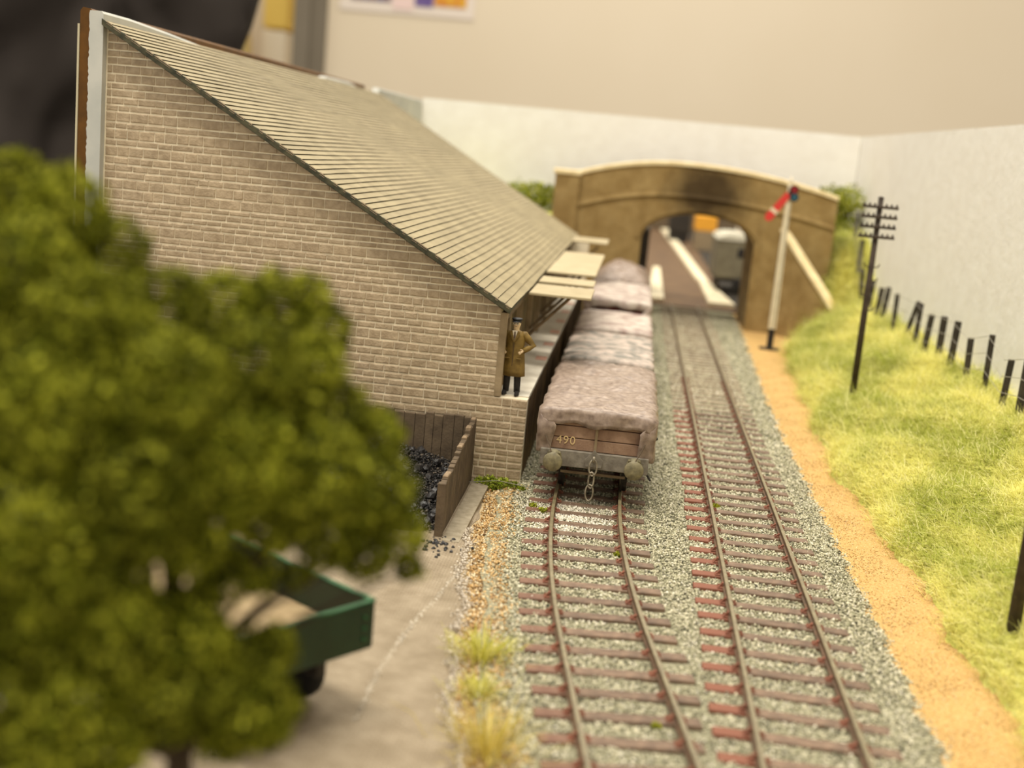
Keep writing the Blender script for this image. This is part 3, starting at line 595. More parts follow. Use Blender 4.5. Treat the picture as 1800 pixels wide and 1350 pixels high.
# ------------------------------------------------------------------ wagons
def wheel_mesh():
    b = MB(); b.lathe([(.05, -.07), (.5, -.07), (.5, -.04), (.46, -.035), (.46, .06), (.40, .06), (.37, .02), (.12, .02), (.12, .1), (.05, .1)], (0, 0, 0), 20, 'x'); o = b.build('wheel', 'black_iron'); me = o.data; bpy.data.objects.remove(o); return me
WH = wheel_mesh()
def link_pts(c, rx, rz, ax):
    p = []
    for i in range(17):
        a = 2 * pi * i / 16; u, v = rx * cos(a), rz * (sin(a))
        v += .0
        p.append((c[0] + (u if ax else 0), c[1] + (0 if ax else u), c[2] + v))
    return p
WX = -.36
def wagon(y0, L, label, plank, planks, top, detail=True, number=None):
    t = thing('open_wagon', (WX, y0, .03), label, 'wagon', 'rake of wagons at the platform'); hw = 1.2
    body0 = 1.2
    n = planks; ph = (top - body0) / n
    MB().box(-hw, hw, 0, L, 1.08, body0).box(-.6, .6, .25, L - .25, .74, 1.08).build('floor_frame', 'black_iron', t)
    for e_, y in (('end', 0), ('end', L)):
        for i in range(n): MB().bbox(-hw, hw, y - .05 if y == 0 else y - .02, y + .02 if y == 0 else y + .05, body0 + i * ph + .008, body0 + (i + 1) * ph - .008, .012).build('end_plank', plank, t)
    for s in (-1, 1):
        for i in range(n): MB().bbox(s * hw - .03 if s > 0 else -hw - .03, s * hw + .03 if s > 0 else -hw + .03, .03, L - .03, body0 + i * ph + .008, body0 + (i + 1) * ph - .008, .012).build('side_plank', plank, t)
        b = MB(); b.bbox(s * .75 - .05, s * .75 + .05, .1, L - .1, .82, 1.08, .01); b.build('sole_bar', 'black_iron', t)
    for y, sg in ((0, -1), (L, 1)):
        hs = MB().bbox(-hw, hw, y + (-.14 if sg < 0 else .0), y + (.0 if sg < 0 else .14), .83, 1.2, .015).build('headstock', 'headstock', t)
        for s in (-1, 1):
            bu = MB().lathe([(.17, sg * .14), (.17, sg * .17), (.10, sg * .2), (.09, sg * .42), (.06, sg * .42), (.06, sg * .6), (.20, sg * .6), (.215, sg * .63), (.20, sg * .655), (.05, sg * .66)], (s * .885, y, 1.03), 18, 'y').build('buffer', 'steel', t, True)
            if detail and sg < 0:
                for a in (45, 135, 225, 315): MB().lathe([(.03, -.14), (.03, -.2), (.015, -.21)], (s * .885 + .16 * cos(radians(a)), y, 1.03 + .15 * sin(radians(a))), 6, 'y').build('bolt', 'steel', bu)
    for ya in (L * .16, L * .84):
        MB().tube([(-.9, ya, .59), (.9, ya, .59)], .06, 8).build('axle', 'black_iron', t)
        for s in (-1, 1):
            o = link('wheel', WH, t, (s * .72, ya, .59)); o.scale.x = s
            MB().prism([(ya - .42, 1.05), (ya - .16, .45), (ya + .16, .45), (ya + .42, 1.05)], 'x', s * .93 - .03, s * .93 + .03).build('axleguard', 'black_iron', t)
            MB().bbox(s * .98 - .09, s * .98 + .09, ya - .16, ya + .16, .48, .75, .03).build('axlebox', 'black_iron', t)
    if detail:
        hk = MB(); hk.lathe([(.16, -.145), (.16, -.175), (.05, -.18)], (0, 0, 1.06), 12, 'y'); hk.prism([(-.17, .9), (.17, .9), (.2, 1.05), (0, 1.28), (-.2, 1.05)], 'y', -.2, -.14); hk.build('drawbar_plate', 'headstock', t)
        MB().tube([(0, -.15, 1.06), (0, -.34, 1.06), (0, -.40, 1.11), (0, -.37, 1.16), (0, -.31, 1.15)], .032, 7).build('coupling_hook', 'chain', t, True)
        cz = 1.0
        for i, ax in enumerate((True, False, True)):
            MB().tube(link_pts((.0 - .015 * i, -.37, .93 - .285 * i), .085 if i != 1 else .06, .185, True), .02, 6, False).build('chain_link', 'chain', t, True)
        MB().box(-.72, .72, -.02, .02, .66, .72).build('brake_rod', 'wood_dark', t)
        MB().bbox(-.03, .03, -.075, -.05, 1.2, top - .25, .006).build('end_strap', 'wood_post', t)
        MB().tube([(1.05, .25, .95), (1.28, -.1, .72)], .025, 6).build('brake_lever', 'black_iron', t)
    if number:
        cu = bpy.data.curves.new('number', 'FONT'); cu.body = number; cu.size = .26; cu.extrude = .004; cu.space_character = 1.15; to = bpy.data.objects.new('tmp', cu); COL.objects.link(to)
        dg = bpy.context.evaluated_depsgraph_get(); me = bpy.data.meshes.new_from_object(to.evaluated_get(dg)); bpy.data.objects.remove(to)
        me.materials.clear(); me.materials.append(M['letter']); link('number', me, t, (-.88, -.058, 1.33), (radians(90), 0, 0))
    return t
def tarp(y0, L, top, W, dF, dS, label, m, seed, hump=.0, amp=.03, hem=.25):
    nu, nv = 64, 84; us = np.linspace(-(W / 2 + dS), W / 2 + dS, nu); vv = np.linspace(-dF, L + dF, nv); V = []
    for v in vv:
        for u in us:
            k = 1 + hem * (sin(u * 4.1 + seed) * .5 + sin(u * 9 + seed * 2) * .35)
            ou = max(0, abs(u) - W / 2) * (1 + .2 * sin(v * 1.9 + seed)); ov = max(0, -v, v - L) * k; su = 1 if u > 0 else -1; sv = -1 if v < 0 else 1
            x = su * min(abs(u), W / 2); y = min(max(v, 0), L); z = top
            xn = abs(x) / (W / 2)
            z += hump * max(0, cos(xn * pi / 2)) ** .6 * (min(1, sin(pi * y / L) * 1.6 + .25) if hump > .25 else 1)
            z -= .05 * xn ** 6
            if ou > 0 and ov > 0:
                s_ = min(1, ou / .35); s_ = s_ * s_ * (3 - 2 * s_)
                x = su * (W / 2 - ov * s_ * .95 + .03); z = top - max(ou, ov * (1 - s_)) - .05; y = (0 if sv < 0 else L) + sv * (.03 + .05 * sin(ou * 5) * s_)
            elif ou > 0: z = top - ou - .05; x += su * (.03 + .02 * sin(v * 5 + ou * 6))
            elif ov > 0: z = z - ov; y += sv * (.04 + .03 * sin(u * 6 + seed) * min(1, ov * 4))
            p = Vector((x, y, z)); q = p * 1.6 + Vector((seed * 3.1, 0, 0)); q2 = p * 5 + Vector((seed, 7, 0))
            nz = noise.noise(q) * amp * 1.2 + abs(noise.noise(q2)) * amp * .9
            if ou > 0 or ov > 0: x += su * abs(nz) * .6 if ou > 0 else 0; y += sv * abs(nz) * .8 if ov > 0 else 0
            else: z += nz
            V.append((x, y, z))
    V = np.array(V); i = np.arange(nv * nu).reshape(nv, nu); F = np.stack([i[:-1, :-1].ravel(), i[:-1, 1:].ravel(), i[1:, 1:].ravel(), i[1:, :-1].ravel()], 1)
    o = big_mesh('tarpaulin', V, F, None, m, None, (WX, y0, .03)); o.data.polygons.foreach_set('use_smooth', [True] * len(F))
    sd = o.modifiers.new('thickness', 'SOLIDIFY'); sd.thickness = .02; sd.offset = 1
    return tag(o, label, 'tarpaulin', 'wagon sheets')
W1 = wagon(26.5, 6.3, 'brown plank open wagon numbered 490 nearest the camera', 'plank_brown', 3, 2.02, True, '490')
tp = tarp(26.44, 6.42, 2.12, 2.5, .36, .82, 'crumpled brown tarpaulin over the nearest wagon', 'tarp', 1.3, .03, .065, .2)
ro = MB(); ro.tube([(1.08, -.10, 1.52), (.98, -.2, 1.3), (.9, -.3, 1.16)], .014, 5); ro.build('tie_rope', 'rope', tp)
ro = MB(); ro.tube([(-1.12, -.08, 1.5), (-1.0, -.2, 1.3), (-.95, -.3, 1.18)], .014, 5); ro.build('tie_rope', 'rope', tp)
ro = MB(); ro.tube([(1.27, 1.2, 1.5), (1.36, 1.1, 1.4)], .04, 6); ro.build('tie_toggle', 'black_iron', tp)
wagon(33.9, 5.2, 'second sheeted open wagon counting from the camera', 'plank_brown', 3, 2.0, False)
tarp(33.85, 5.3, 2.08, 2.46, .28, .6, 'pale pinkish tarpaulin over the second wagon', 'tarp_grey', 2.4, .02, .04)
wagon(40.3, 4.9, 'third sheeted open wagon, just before the dark red one', 'plank_brown', 3, 2.0, False)
tarp(40.25, 5.0, 2.08, 2.46, .22, .5, 'pale pinkish tarpaulin over the third wagon', 'tarp_pale', 4.1, .02, .04)
wagon(46.5, 6.9, 'dark red ended open wagon under a pale sheet', 'plank_red', 4, 2.28, False)
tarp(46.45, 7.0, 2.38, 2.46, .30, .6, 'smooth pale tarpaulin over the dark red wagon', 'tarp_pale', 5.7, .02, .03)
wagon(54.7, 4.7, 'farthest wagon by the bridge carrying a heaped load', 'plank_brown', 3, 2.1, False)
tarp(54.65, 4.8, 2.2, 2.46, .26, .6, 'lumpy humped brown tarpaulin on the farthest wagon', 'tarp', 7.7, .75, .10)

# ------------------------------------------------------------------ backscene boards
b = MB(); b.prism([(-12.45, -.14), (.1, -.14), (.1, 5.3), (6.3, 5.3), (6.3, -.14), (11.5, -.14), (11.5, 10.05), (-12.45, 10.05)], 'y', 68.6, 68.95)
tag(b.build('backscene_board', 'backscene'), 'white backscene board standing across behind the bridge', 'board')
b = MB(); b.prism([(3, -.14), (68.95, -.14), (68.95, 10.05), (3, 9.58)], 'x', 11.52, 11.87)
tag(b.build('backscene_board', 'backscene'), 'white textured backscene board behind the wire fence', 'board')

# ------------------------------------------------------------------ bridge
BY = 61.34
br_ = thing('road_bridge', (0, BY, 0), 'tan brick arched road bridge with cream copings and sooty crown', 'bridge')
def str_z(x): return 6.25 - (.036 if x < 2.1 else .0163) * (x - 2.1) ** 2
def cop_z(x): return 7.66 - (.033 if x < 2.1 else .0175) * (x - 2.1) ** 2
AX, AH, AS, AR = 3.1, 2.78, 4.0, 1.36
def arch_z(x, g=0): u = min(1, abs(x - AX) / (AH + g)); return AS + (AR + g) * (1 - u ** 2.0) ** .52
rings = []; xs = list(np.linspace(-4.1, AX - AH, 14)) + list(AX + AH * np.sin(np.linspace(-pi / 2, pi / 2, 40))) + list(np.linspace(AX + AH, 9.6, 14))
for i, x in enumerate(xs):
    zb = -.14 if (i < 14 or i >= 54) else arch_z(x); rings.append([(x, 0, zb), (x, 5.2, zb), (x, 5.2, str_z(x)), (x, 0, str_z(x))])
MB().loft(rings).build('spandrel', 'bridge', br_)
xs = np.linspace(-3.05, 9.6, 40)
for y0, nm in ((0.0, 'parapet'), (4.85, 'parapet')):
    MB().loft([[(x, y0 + .05, str_z(x) + .1), (x, y0 + .35, str_z(x) + .1), (x, y0 + .35, cop_z(x)), (x, y0 + .05, cop_z(x))] for x in xs]).build('parapet', 'bridge', br_)
    MB().loft([[(x, y0 - .04, cop_z(x)), (x, y0 + .44, cop_z(x)), (x, y0 + .44, cop_z(x) + .16), (x, y0 + .36, cop_z(x) + .2), (x, y0 + .04, cop_z(x) + .2), (x, y0 - .04, cop_z(x) + .16)] for x in xs]).build('coping', 'coping', br_)
MB().loft([[(x, -.12, str_z(x) - .08), (x, .1, str_z(x) - .08), (x, .1, str_z(x) + .1), (x, -.06, str_z(x) + .1)] for x in np.linspace(-4.2, 9.6, 40)]).build('string_course', 'bridge', br_)
rg = []
for a in np.linspace(-1, 1, 40):
    x = AX + (AH) * sin(a * pi / 2); z = arch_z(x); xo = AX + (AH + .3) * sin(a * pi / 2); zo = arch_z(xo, .3)
    rg.append([(xo, -.1, zo), (xo, .05, zo), (xo * .5 + x * .5, .05, (zo + z) / 2), (xo * .5 + x * .5, -.1, (zo + z) / 2)])
MB().loft(rg).build('hood_mould', 'bridge', br_)
MB().bbox(-4.2, -3.0, -.25, .5, -.14, 6.72, .02).build('pilaster', 'bridge', br_)
MB().bbox(-4.3, -2.92, -.33, .58, 6.72, 6.98, .05).build('pilaster_cap', 'coping', br_)
MB().bbox(5.86, 6.15, -.12, .1, -.14, 4.2, .02).build('quoin', 'bridge', br_)
w0, w1 = (7.2, -.05), (9.7, -2.9)
def wing(za, zb, lo, th, nm, m):
    dx, dy = w1[0] - w0[0], w1[1] - w0[1]; l = hypot(dx, dy); nx, ny = -dy / l * th / 2, dx / l * th / 2
    MB().loft([[(p[0] - nx, p[1] - ny, lo if lo < 0 else z - .0), (p[0] + nx, p[1] + ny, lo if lo < 0 else z), (p[0] + nx, p[1] + ny, z + (0 if lo < 0 else lo)), (p[0] - nx, p[1] - ny, z + (0 if lo < 0 else lo))] for p, z in ((w0, za), (w1, zb))]).build(nm, m, br_)
wing(4.95, 1.55, -.14, .4, 'wing_wall', 'bridge'); wing(4.95, 1.55, .16, .55, 'wing_coping', 'coping')
MB().box(6.1, 7.3, -.1, .2, -.14, 5.2).build('pier_face', 'bridge', br_)

# shrubs
def shrub(loc, blobs, n, label, size=.09):
    t = thing('shrub', loc, label, 'shrub')
    leafcloud('foliage', blobs, n, size, [S(142, 152, 46), S(172, 176, 66), S(112, 124, 34), S(196, 192, 88)], t, None, .35)['kind'] = 'stuff'
    b = MB()
    for x, y, z, r in blobs: b.tube([(x * .4, y * .4, -.6), (x * .8, y * .8, z * .6), (x, y, z)], [.06, .04, .02], 5)
    b.build('stem', 'frame_green', t)
shrub((10.3, 65.5, 4.6), [(0, 0, 1.8, 1.0), (.45, -.3, 2.1, .85), (-.5, .1, 1.9, .9), (.3, .2, .8, .9), (-.5, -.5, .7, .7), (.6, -.8, .7, .6)], 3800, 'green shrub at the right end of the bridge by the board corner')
shrub((8.9, 64.0, 4.3), [(0, 0, .35, .65), (.6, .1, .5, .6), (-.5, .2, .2, .5), (.2, -.7, .0, .5)], 2200, 'low green shrub above the wing wall of the bridge')
shrub((-5.6, 66.4, 4.5), [(0, 0, .9, .8), (-.9, .1, .8, .8), (.8, .1, .8, .8), (-1.7, .1, .7, .7), (1.4, 0, 1.0, .6)], 3600, 'dark green shrub left of the bridge pilaster behind the shed roof')
b = MB(); b.prism([(-12.4, -.14), (-4.3, -.14), (-4.3, 4.6), (-12.4, 4.6)], 'y', 62.5, 68.5); tag(b.build('bank', 'grassbase'), 'raised green bank behind the shed', kind='structure')

# ------------------------------------------------------------------ signal
sg = thing('semaphore_signal', (6.55, 55.5, -.1), 'white semaphore signal post with red arm lowered', 'signal')
MB().bbox(-.45, .45, -.28, .28, 0, .07, .02).build('base_plate', 'sig_black', sg)
MB().bbox(-.13, .13, -.13, .13, .07, .95, .02).build('post_foot', 'sig_black', sg)
b = MB(); b.loft([[(s * r, t_ * r, z) for s, t_ in ((-1, -1), (1, -1), (1, 1), (-1, 1))] for z, r in ((.95, .155), (7.1, .105), (7.25, .105))]); b.build('post', 'sig_white', sg)
MB().lathe([(.13, 7.25), (.13, 7.3), (.07, 7.34), (.09, 7.44), (.1, 7.5), (.06, 7.58), (.02, 7.75)], (0, 0, 0), 12).build('finial', 'sig_white', sg, True)
pv = Vector((.0, -.16, 7.05)); dv = Vector((-.56, 0, -.83)).normalized(); pn = Vector((dv.z, 0, -dv.x))
def arm_poly(a, c, w0_, w1_): return [tuple(pv + dv * a + pn * w0_), tuple(pv + dv * c + pn * w1_), tuple(pv + dv * c - pn * w1_), tuple(pv + dv * a - pn * w0_)]
def arm_part(nm, m, a, c, w0_, w1_, par, th=.02, dy=0):
    p = arm_poly(a, c, w0_, w1_); return MB().add([(x, y - th + dy, z) for x, y, z in p] + [(x, y + th + dy, z) for x, y, z in p], [(0, 1, 2, 3), (7, 6, 5, 4), (0, 1, 5, 4), (1, 2, 6, 5), (2, 3, 7, 6), (3, 0, 4, 7)]).build(nm, m, par)
arm = arm_part('signal_arm', 'sig_red', .1, 1.4, .14, .18, sg); arm_part('arm_stripe', 'sig_white', .98, 1.14, .168, .172, arm, .024)
MB().lathe([(.0, -.03), (.18, -.03), (.18, .03), (.0, .03)], tuple(pv + dv * 1.4), 14, 'y').build('arm_tip', 'sig_red', arm)
sp_ = MB(); sp_.lathe([(.08, -.25), (.08, .1)], (0, 0, 7.05), 10, 'y'); sp_.lathe([(.21, -.03), (.21, .03)], (.16, -.17, 7.16), 16, 'y'); sp_.lathe([(.2, -.03), (.2, .03)], (.2, -.17, 6.84), 16, 'y'); sp_ = sp_.build('spectacle', 'sig_black', sg)
MB().lathe([(.16, -.05), (.16, .05)], (.16, -.17, 7.16), 14, 'y').build('lens', 'sig_redglass', sp_); MB().lathe([(.15, -.05), (.15, .05)], (.2, -.17, 6.84), 14, 'y').build('lens', 'sig_blue', sp_)
MB().bbox(.05, .25, .05, .3, 6.75, 7.15, .03).build('lamp', 'sig_black', sg)
MB().tube([(.06, -.17, 6.9), (.05, -.2, 3), (.04, -.2, .9)], .012, 5).build('pull_wire', 'sig_black', sg)

# ------------------------------------------------------------------ telegraph poles
def tele(x, y, top, label):
    z0 = float(emb(np.array([x]), np.array([y]))[0]); h = top - z0
    t = thing('telegraph_pole', (x, y, z0 - .05), label, 'telegraph pole', 'telegraph poles on the cutting side')
    MB().tube([(0, 0, -.2), (0, 0, h * .5), (0, 0, h)], [.115, .10, .085], 12).build('pole', 'tele', t, True)
    MB().lathe([(.1, h), (.1, h + .02), (.02, h + .06)], (0, 0, 0), 12).build('pole_cap', 'tele', t)
    for i in range(4):
        z = h - .28 - .315 * i; a = MB().bbox(-.56, .56, -.16, -.07, z - .045, z + .045, .01).build('crossarm', 'tele', t)
        for s in (-.5, -.34, -.18, .18, .34, .5): MB().lathe([(.012, z + .04), (.03, z + .05), (.036, z + .08), (.025, z + .115), (.012, z + .12)], (s, -.115, 0), 8).build('insulator', 'tele', a)
    for i, z in enumerate((h - 2.2, h - 2.2, h - 2.65, h - 3.1, h - 3.6)):
        s = (-1, 1, 1, -1, 1)[i]; MB().tube([(s * .06, -.03, z), (s * .2, -.04, z + .02), (s * .24, -.04, z + .12)], .022, 6).build('step_iron', 'tele', t)
    return t
tele(7.62, 40.3, 7.25, 'tall dark telegraph pole with four crossarms on the grass bank')
tele(6.95, 20.1, 6.9, 'near telegraph pole cut off by the right picture edge')

# ------------------------------------------------------------------ fence
fe = thing('wire_fence', (10.6, 33, 0), 'post and wire fence of dark stakes along the top of the bank', 'fence')
posts = [(28.2, 0), (29.8, 0.02), (31.4, 0), (33.05, .0), (34.6, .03), (36.45, .0), (38.5, .0), (40.55, .04), (42.2, .0), (44.3, .05), (45.8, .03), (47.4, .25), (49.8, .0), (52.2, .06), (53.5, .05), (56.2, .05), (58.2, -.06), (60, 0.03), (62, -.04)]
ptops = []
for i, (y, ln) in enumerate(posts):
    x = 10.6 + (.15 if y > 55 else 0); z0 = float(emb(np.array([x]), np.array([y]))[0]); h = 1.46 + .08 * sin(i * 2.7)
    me = MB(); me.bbox(-.085, .085, -.08, .08, -.25, h, .015); o = me.build('post', 'fpost', fe, False, (x - 10.6, y - 33, z0), (ln * .6, ln + .02 * sin(i * 5), .3 * sin(i))); ptops.append((x - 10.6, y - 33, z0, h))
for k in (.3, .62, .95):
    MB().tube([(p[0] - .12, p[1], p[2] + p[3] * k + .03) for p in ptops], .009, 4).build('wire', 'wire', fe)

# ------------------------------------------------------------------ storage yard beyond the bridge
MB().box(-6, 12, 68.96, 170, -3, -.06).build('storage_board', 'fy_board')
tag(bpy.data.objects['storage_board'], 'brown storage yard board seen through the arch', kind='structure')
def strip(st, h, label):
    b = MB(); b.loft([[(x - w_ / 2, y, -.06), (x + w_ / 2, y, -.06), (x + w_ / 2, y, h), (x - w_ / 2, y, h)] for x, y, w_ in st]); tag(b.build('cream_strip', 'cream_strip'), label, 'strip')
strip(((5.35, 70.6, 1.5), (4.95, 85, .55), (4.9, 86, .75), (3.45, 149, .9)), .16, 'long cream strip slanting away through the arch')
strip(((1.55, 70.2, .95), (1.85, 92, .5)), .16, 'short cream strip at the left inside the arch')
vn = thing('goods_van', (6.25, 77.5, -.06), 'grey box van with pale roof in the storage yard', 'wagon')
MB().bbox(-1.05, 1.05, 0, 6.2, 1.1, 3.45, .04).build('body', 'van_grey', vn)
b = MB(); b.prism([(-1.1, 3.45), (1.1, 3.45), (.9, 3.68), (.4, 3.82), (-.4, 3.82), (-.9, 3.68)], 'y', -.08, 6.3); b.build('roof', 'van_roof', vn)
MB().bbox(-1.0, 1.0, .1, 6.1, .85, 1.1, .03).build('underframe', 'black_iron', vn)
MB().bbox(.2, .75, -.02, .05, 2.4, 3.0, .01).build('vent', 'sig_black', vn); MB().bbox(.1, .9, -.35, .05, .62, 1.1, .05).build('buffer_beam', 'sig_black', vn)
for ya in (1.4, 4.8):
    for s in (-1, 1): o = link('wheel', WH, vn, (s * .72, ya, .52)); o.scale.x = s
tag(MB().box(6.05, 11.5, 70.5, 149, -.06, .02).build('shaded_stock_road', 'dark_stock'), 'dark track road under the grey van with shade in its colour', kind='structure')  # track base whose dark colour also carries the shade around the van
tag(MB().box(-6, 12, 150, 150.6, -.06, 4.6).build('arch_shade_board', 'wood_dark'), 'added dark board standing in for shade inside the arch', kind='structure')  # dark board added where the top of the arch interior is shaded
ow = thing('stock_box', (6.6, 118, -.06), 'orange box on grey stand beyond the grey van', 'box')
MB().bbox(-1.0, 1.0, 0, 4, 1.9, 3.3, .05).build('lid', 'orange', ow); MB().bbox(-.9, .9, 0, 4, 0, 1.9, .05).build('stand', 'wood_post', ow)
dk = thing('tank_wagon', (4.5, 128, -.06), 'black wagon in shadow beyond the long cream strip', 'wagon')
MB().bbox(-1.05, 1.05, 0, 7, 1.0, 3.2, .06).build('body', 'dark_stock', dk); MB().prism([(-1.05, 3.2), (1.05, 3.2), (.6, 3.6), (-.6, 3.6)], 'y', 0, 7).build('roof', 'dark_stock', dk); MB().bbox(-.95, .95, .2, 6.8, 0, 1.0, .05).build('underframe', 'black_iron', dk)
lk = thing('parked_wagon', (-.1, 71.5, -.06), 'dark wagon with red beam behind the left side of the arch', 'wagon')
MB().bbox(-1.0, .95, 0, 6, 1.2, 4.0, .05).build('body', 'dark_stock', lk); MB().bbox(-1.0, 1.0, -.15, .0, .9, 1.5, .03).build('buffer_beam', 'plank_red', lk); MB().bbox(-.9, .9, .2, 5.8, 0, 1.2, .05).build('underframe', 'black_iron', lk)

# ------------------------------------------------------------------ coal bin
cb = thing('coal_bin', (-3.3, 23.2, 0), 'weathered plank coal bin against the stone end wall', 'bin')
rb = random.Random(5); x = -4.2
while x < .0:
    wd = rb.uniform(.2, .27); MB().bbox(x, min(x + wd - .012, .0), 4.38, 4.50 + 0 * wd, -.1, 1.44 + rb.uniform(-.04, .04), .012).build('back_plank', 'binwood', cb); x += wd
for sx in (0.0, -4.3):
    y = 0.05
    while y < 4.4:
        wd = rb.uniform(.22, .3); tz = 1.0 + .46 * (y + wd / 2) / 4.4 + rb.uniform(-.03, .03); y1 = min(y + wd - .01, 4.4)
        MB().bbox(sx, sx + .12, y, y1, -.1, tz, .012).build('side_plank', 'binwood', cb)
        if rb.random() < .45: MB().bbox(sx + .005, sx + .115, y + .04, y1 - .02, tz - .01, tz + rb.uniform(.03, .07), .015).build('worn_chip', 'chip', cb)
        y += wd
    MB().bbox(sx - .02, sx + .14, -.08, .06, -.1, 1.06, .015).build('end_post', 'binwood', cb)
def lump_mesh(i):
    r = random.Random(50 + i); b = MB(); b.ball((0, 0, 0), (1, 1, .8), 6, 4, lambda d: 1 + .35 * noise.noise(d * 2 + Vector((i * 3, 0, 0)))); o = b.build('coal_lump', 'coal'); me = o.data; bpy.data.objects.remove(o); return me
LM = [lump_mesh(i) for i in range(6)]
ch = thing('coal_heap', (-4.9, 26, 0), 'heap of black coal lumps inside the plank bin', 'coal')
def heap(x, y): return .72 * (.7 + .3 * cos((x + .3) * 1.3)) * min(1.0, max(0, (y + 2.9) / 3.6)) ** .8
n = 26; X, Y = np.meshgrid(np.linspace(-2.6, 1.58, n), np.linspace(-2.7, 1.5, n)); Z = np.vectorize(heap)(X, Y) - .08 + .05 * fbm(X * 5, Y * 5)
grid_mesh('coal_slack', X, Y, Z, 'coal', ch)
for i in range(296):
    x = rb.uniform(-1.9, 1.5); y = rb.uniform(-2.7, 1.45); s = rb.uniform(.035, .12); o = link('coal_lump', LM[i % 6], ch, (x, y, heap(x, y) - .03 + s * .3), (rb.uniform(0, 6), rb.uniform(0, 6), rb.uniform(0, 6))); o.scale = (s * rb.uniform(.8, 1.3), s, s)
def slack_region(n): return NR.uniform(-1.9, 1.55, n), NR.uniform(-2.7, 1.45, n)
o = stones('coal_bits', 5200, slack_region, .034, [S(30, 28, 27), S(52, 48, 44), S(92, 82, 70)], [.5, .35, .15], lambda x, y: np.array([heap(a, c) for a, c in zip(x, y)]) - .02, '')
o.parent = ch
for k in ('label', 'category'):
    if k in o: del o[k]
sc_ = thing('spilt_coal', (-3.15, 22.7, -.05), 'scatter of small coal bits spilt in front of the bin post', 'coal')
for i in range(60):
    a = rb.uniform(0, 6.28); r = abs(rb.gauss(0, .28)); s = rb.uniform(.018, .05); o = link('coal_lump', LM[i % 6], sc_, (r * cos(a) * 1.2, r * sin(a) * 1.5, s * .4), (rb.uniform(0, 6), rb.uniform(0, 6), 0)); o.scale = (s, s, s)
b = MB(); b.add([(-3.12, 22.9, -.03), (-2.78, 22.9, -.03), (-2.72, 27.3, .0), (-3.12, 27.6, .0), (-3.12, 22.9, -.14), (-2.78, 22.9, -.14), (-2.72, 27.3, -.14), (-3.12, 27.6, -.14)], [(0, 1, 2, 3), (4, 5, 1, 0), (5, 6, 2, 1), (6, 7, 3, 2), (7, 4, 0, 3)])
tag(b.build('paving_slab', 'concrete'), 'grey kerb slab between coal bin and gravel', 'slab')

# ------------------------------------------------------------------ lorry under the tree
lo = thing('flatbed_lorry', (-2.93, 15.02, -.03), 'dark green dropside lorry parked under the tree', 'lorry', None, math.atan2(.57, -.82))
# local x forward (to the cab), local y: +y is the near side seen from above rotated frame
Wd, Ln = 2.1, 4.6; SGN = 1
MB().box(0, Ln, 0, Wd, 1.08, 1.2).build('bed_floor', 'bed_floor', lo)
for nm, q in (('tail_board', (-.06, .0, -.03, Wd + .03)), ('drop_side', (-.03, Ln, -.07, -.01)), ('drop_side', (-.03, Ln, Wd + .01, Wd + .07)), ('head_board', (Ln, Ln + .06, -.03, Wd + .03))):
    p = MB().bbox(q[0], q[1], q[2], q[3], 1.04, 1.68 + (.25 if nm == 'head_board' else 0), .012).build(nm, 'green_paint', lo)
    zt = 1.68 + (.25 if nm == 'head_board' else 0); MB().bbox(q[0] - .01, q[1] + .01, q[2] - .01, q[3] + .01, zt - .0, zt + .03, .006).build('capping', 'green_edge', p)
    if nm == 'tail_board':
        for yy in (.12, Wd - .12):
            for zz in (1.2, 1.35, 1.5): MB().lathe([(.03, -.06), (.03, -.085), (.01, -.09)], (0, yy, zz), 8, 'x').build('rivet', 'green_edge', p)
MB().bbox(.1, Ln + 2.2, .6, .75, .75, 1.05, .02).build('chassis_rail', 'black_iron', lo); MB().bbox(.1, Ln + 2.2, Wd - .75, Wd - .6, .75, 1.05, .02).build('chassis_rail', 'black_iron', lo)
tyre = [(.2, -.14), (.4, -.15), (.47, -.1), (.48, 0), (.47, .1), (.4, .15), (.2, .14)]
for xx in (1.1, Ln + 1.6):
    for yy in (.22, Wd - .22):
        wl = MB().lathe(tyre, (xx, yy, .48), 20, 'y').build('wheel', 'tyre', lo, True); MB().lathe([(.02, -.16), (.2, -.13), (.2, .13), (.02, .16)], (xx, yy, .48), 14, 'y').build('hub', 'green_paint', wl)
MB().bbox(Ln + .2, Ln + 1.5, .15, Wd - .15, .9, 2.5, .08).build('cab', 'green_paint', lo); MB().bbox(Ln + 1.5, Ln + 2.6, .45, Wd - .45, .85, 1.65, .1).build('bonnet', 'green_paint', lo)
MB().bbox(Ln + 1.47, Ln + 1.53, .3, Wd - .3, 1.75, 2.3, .01).build('windscreen', 'sig_blue', lo)
for yy in (.3, Wd - .3): MB().bbox(Ln + 1.25, Ln + 2.1, yy - .25, yy + .25, .98, 1.08, .04).build('mudguard', 'green_paint', lo)

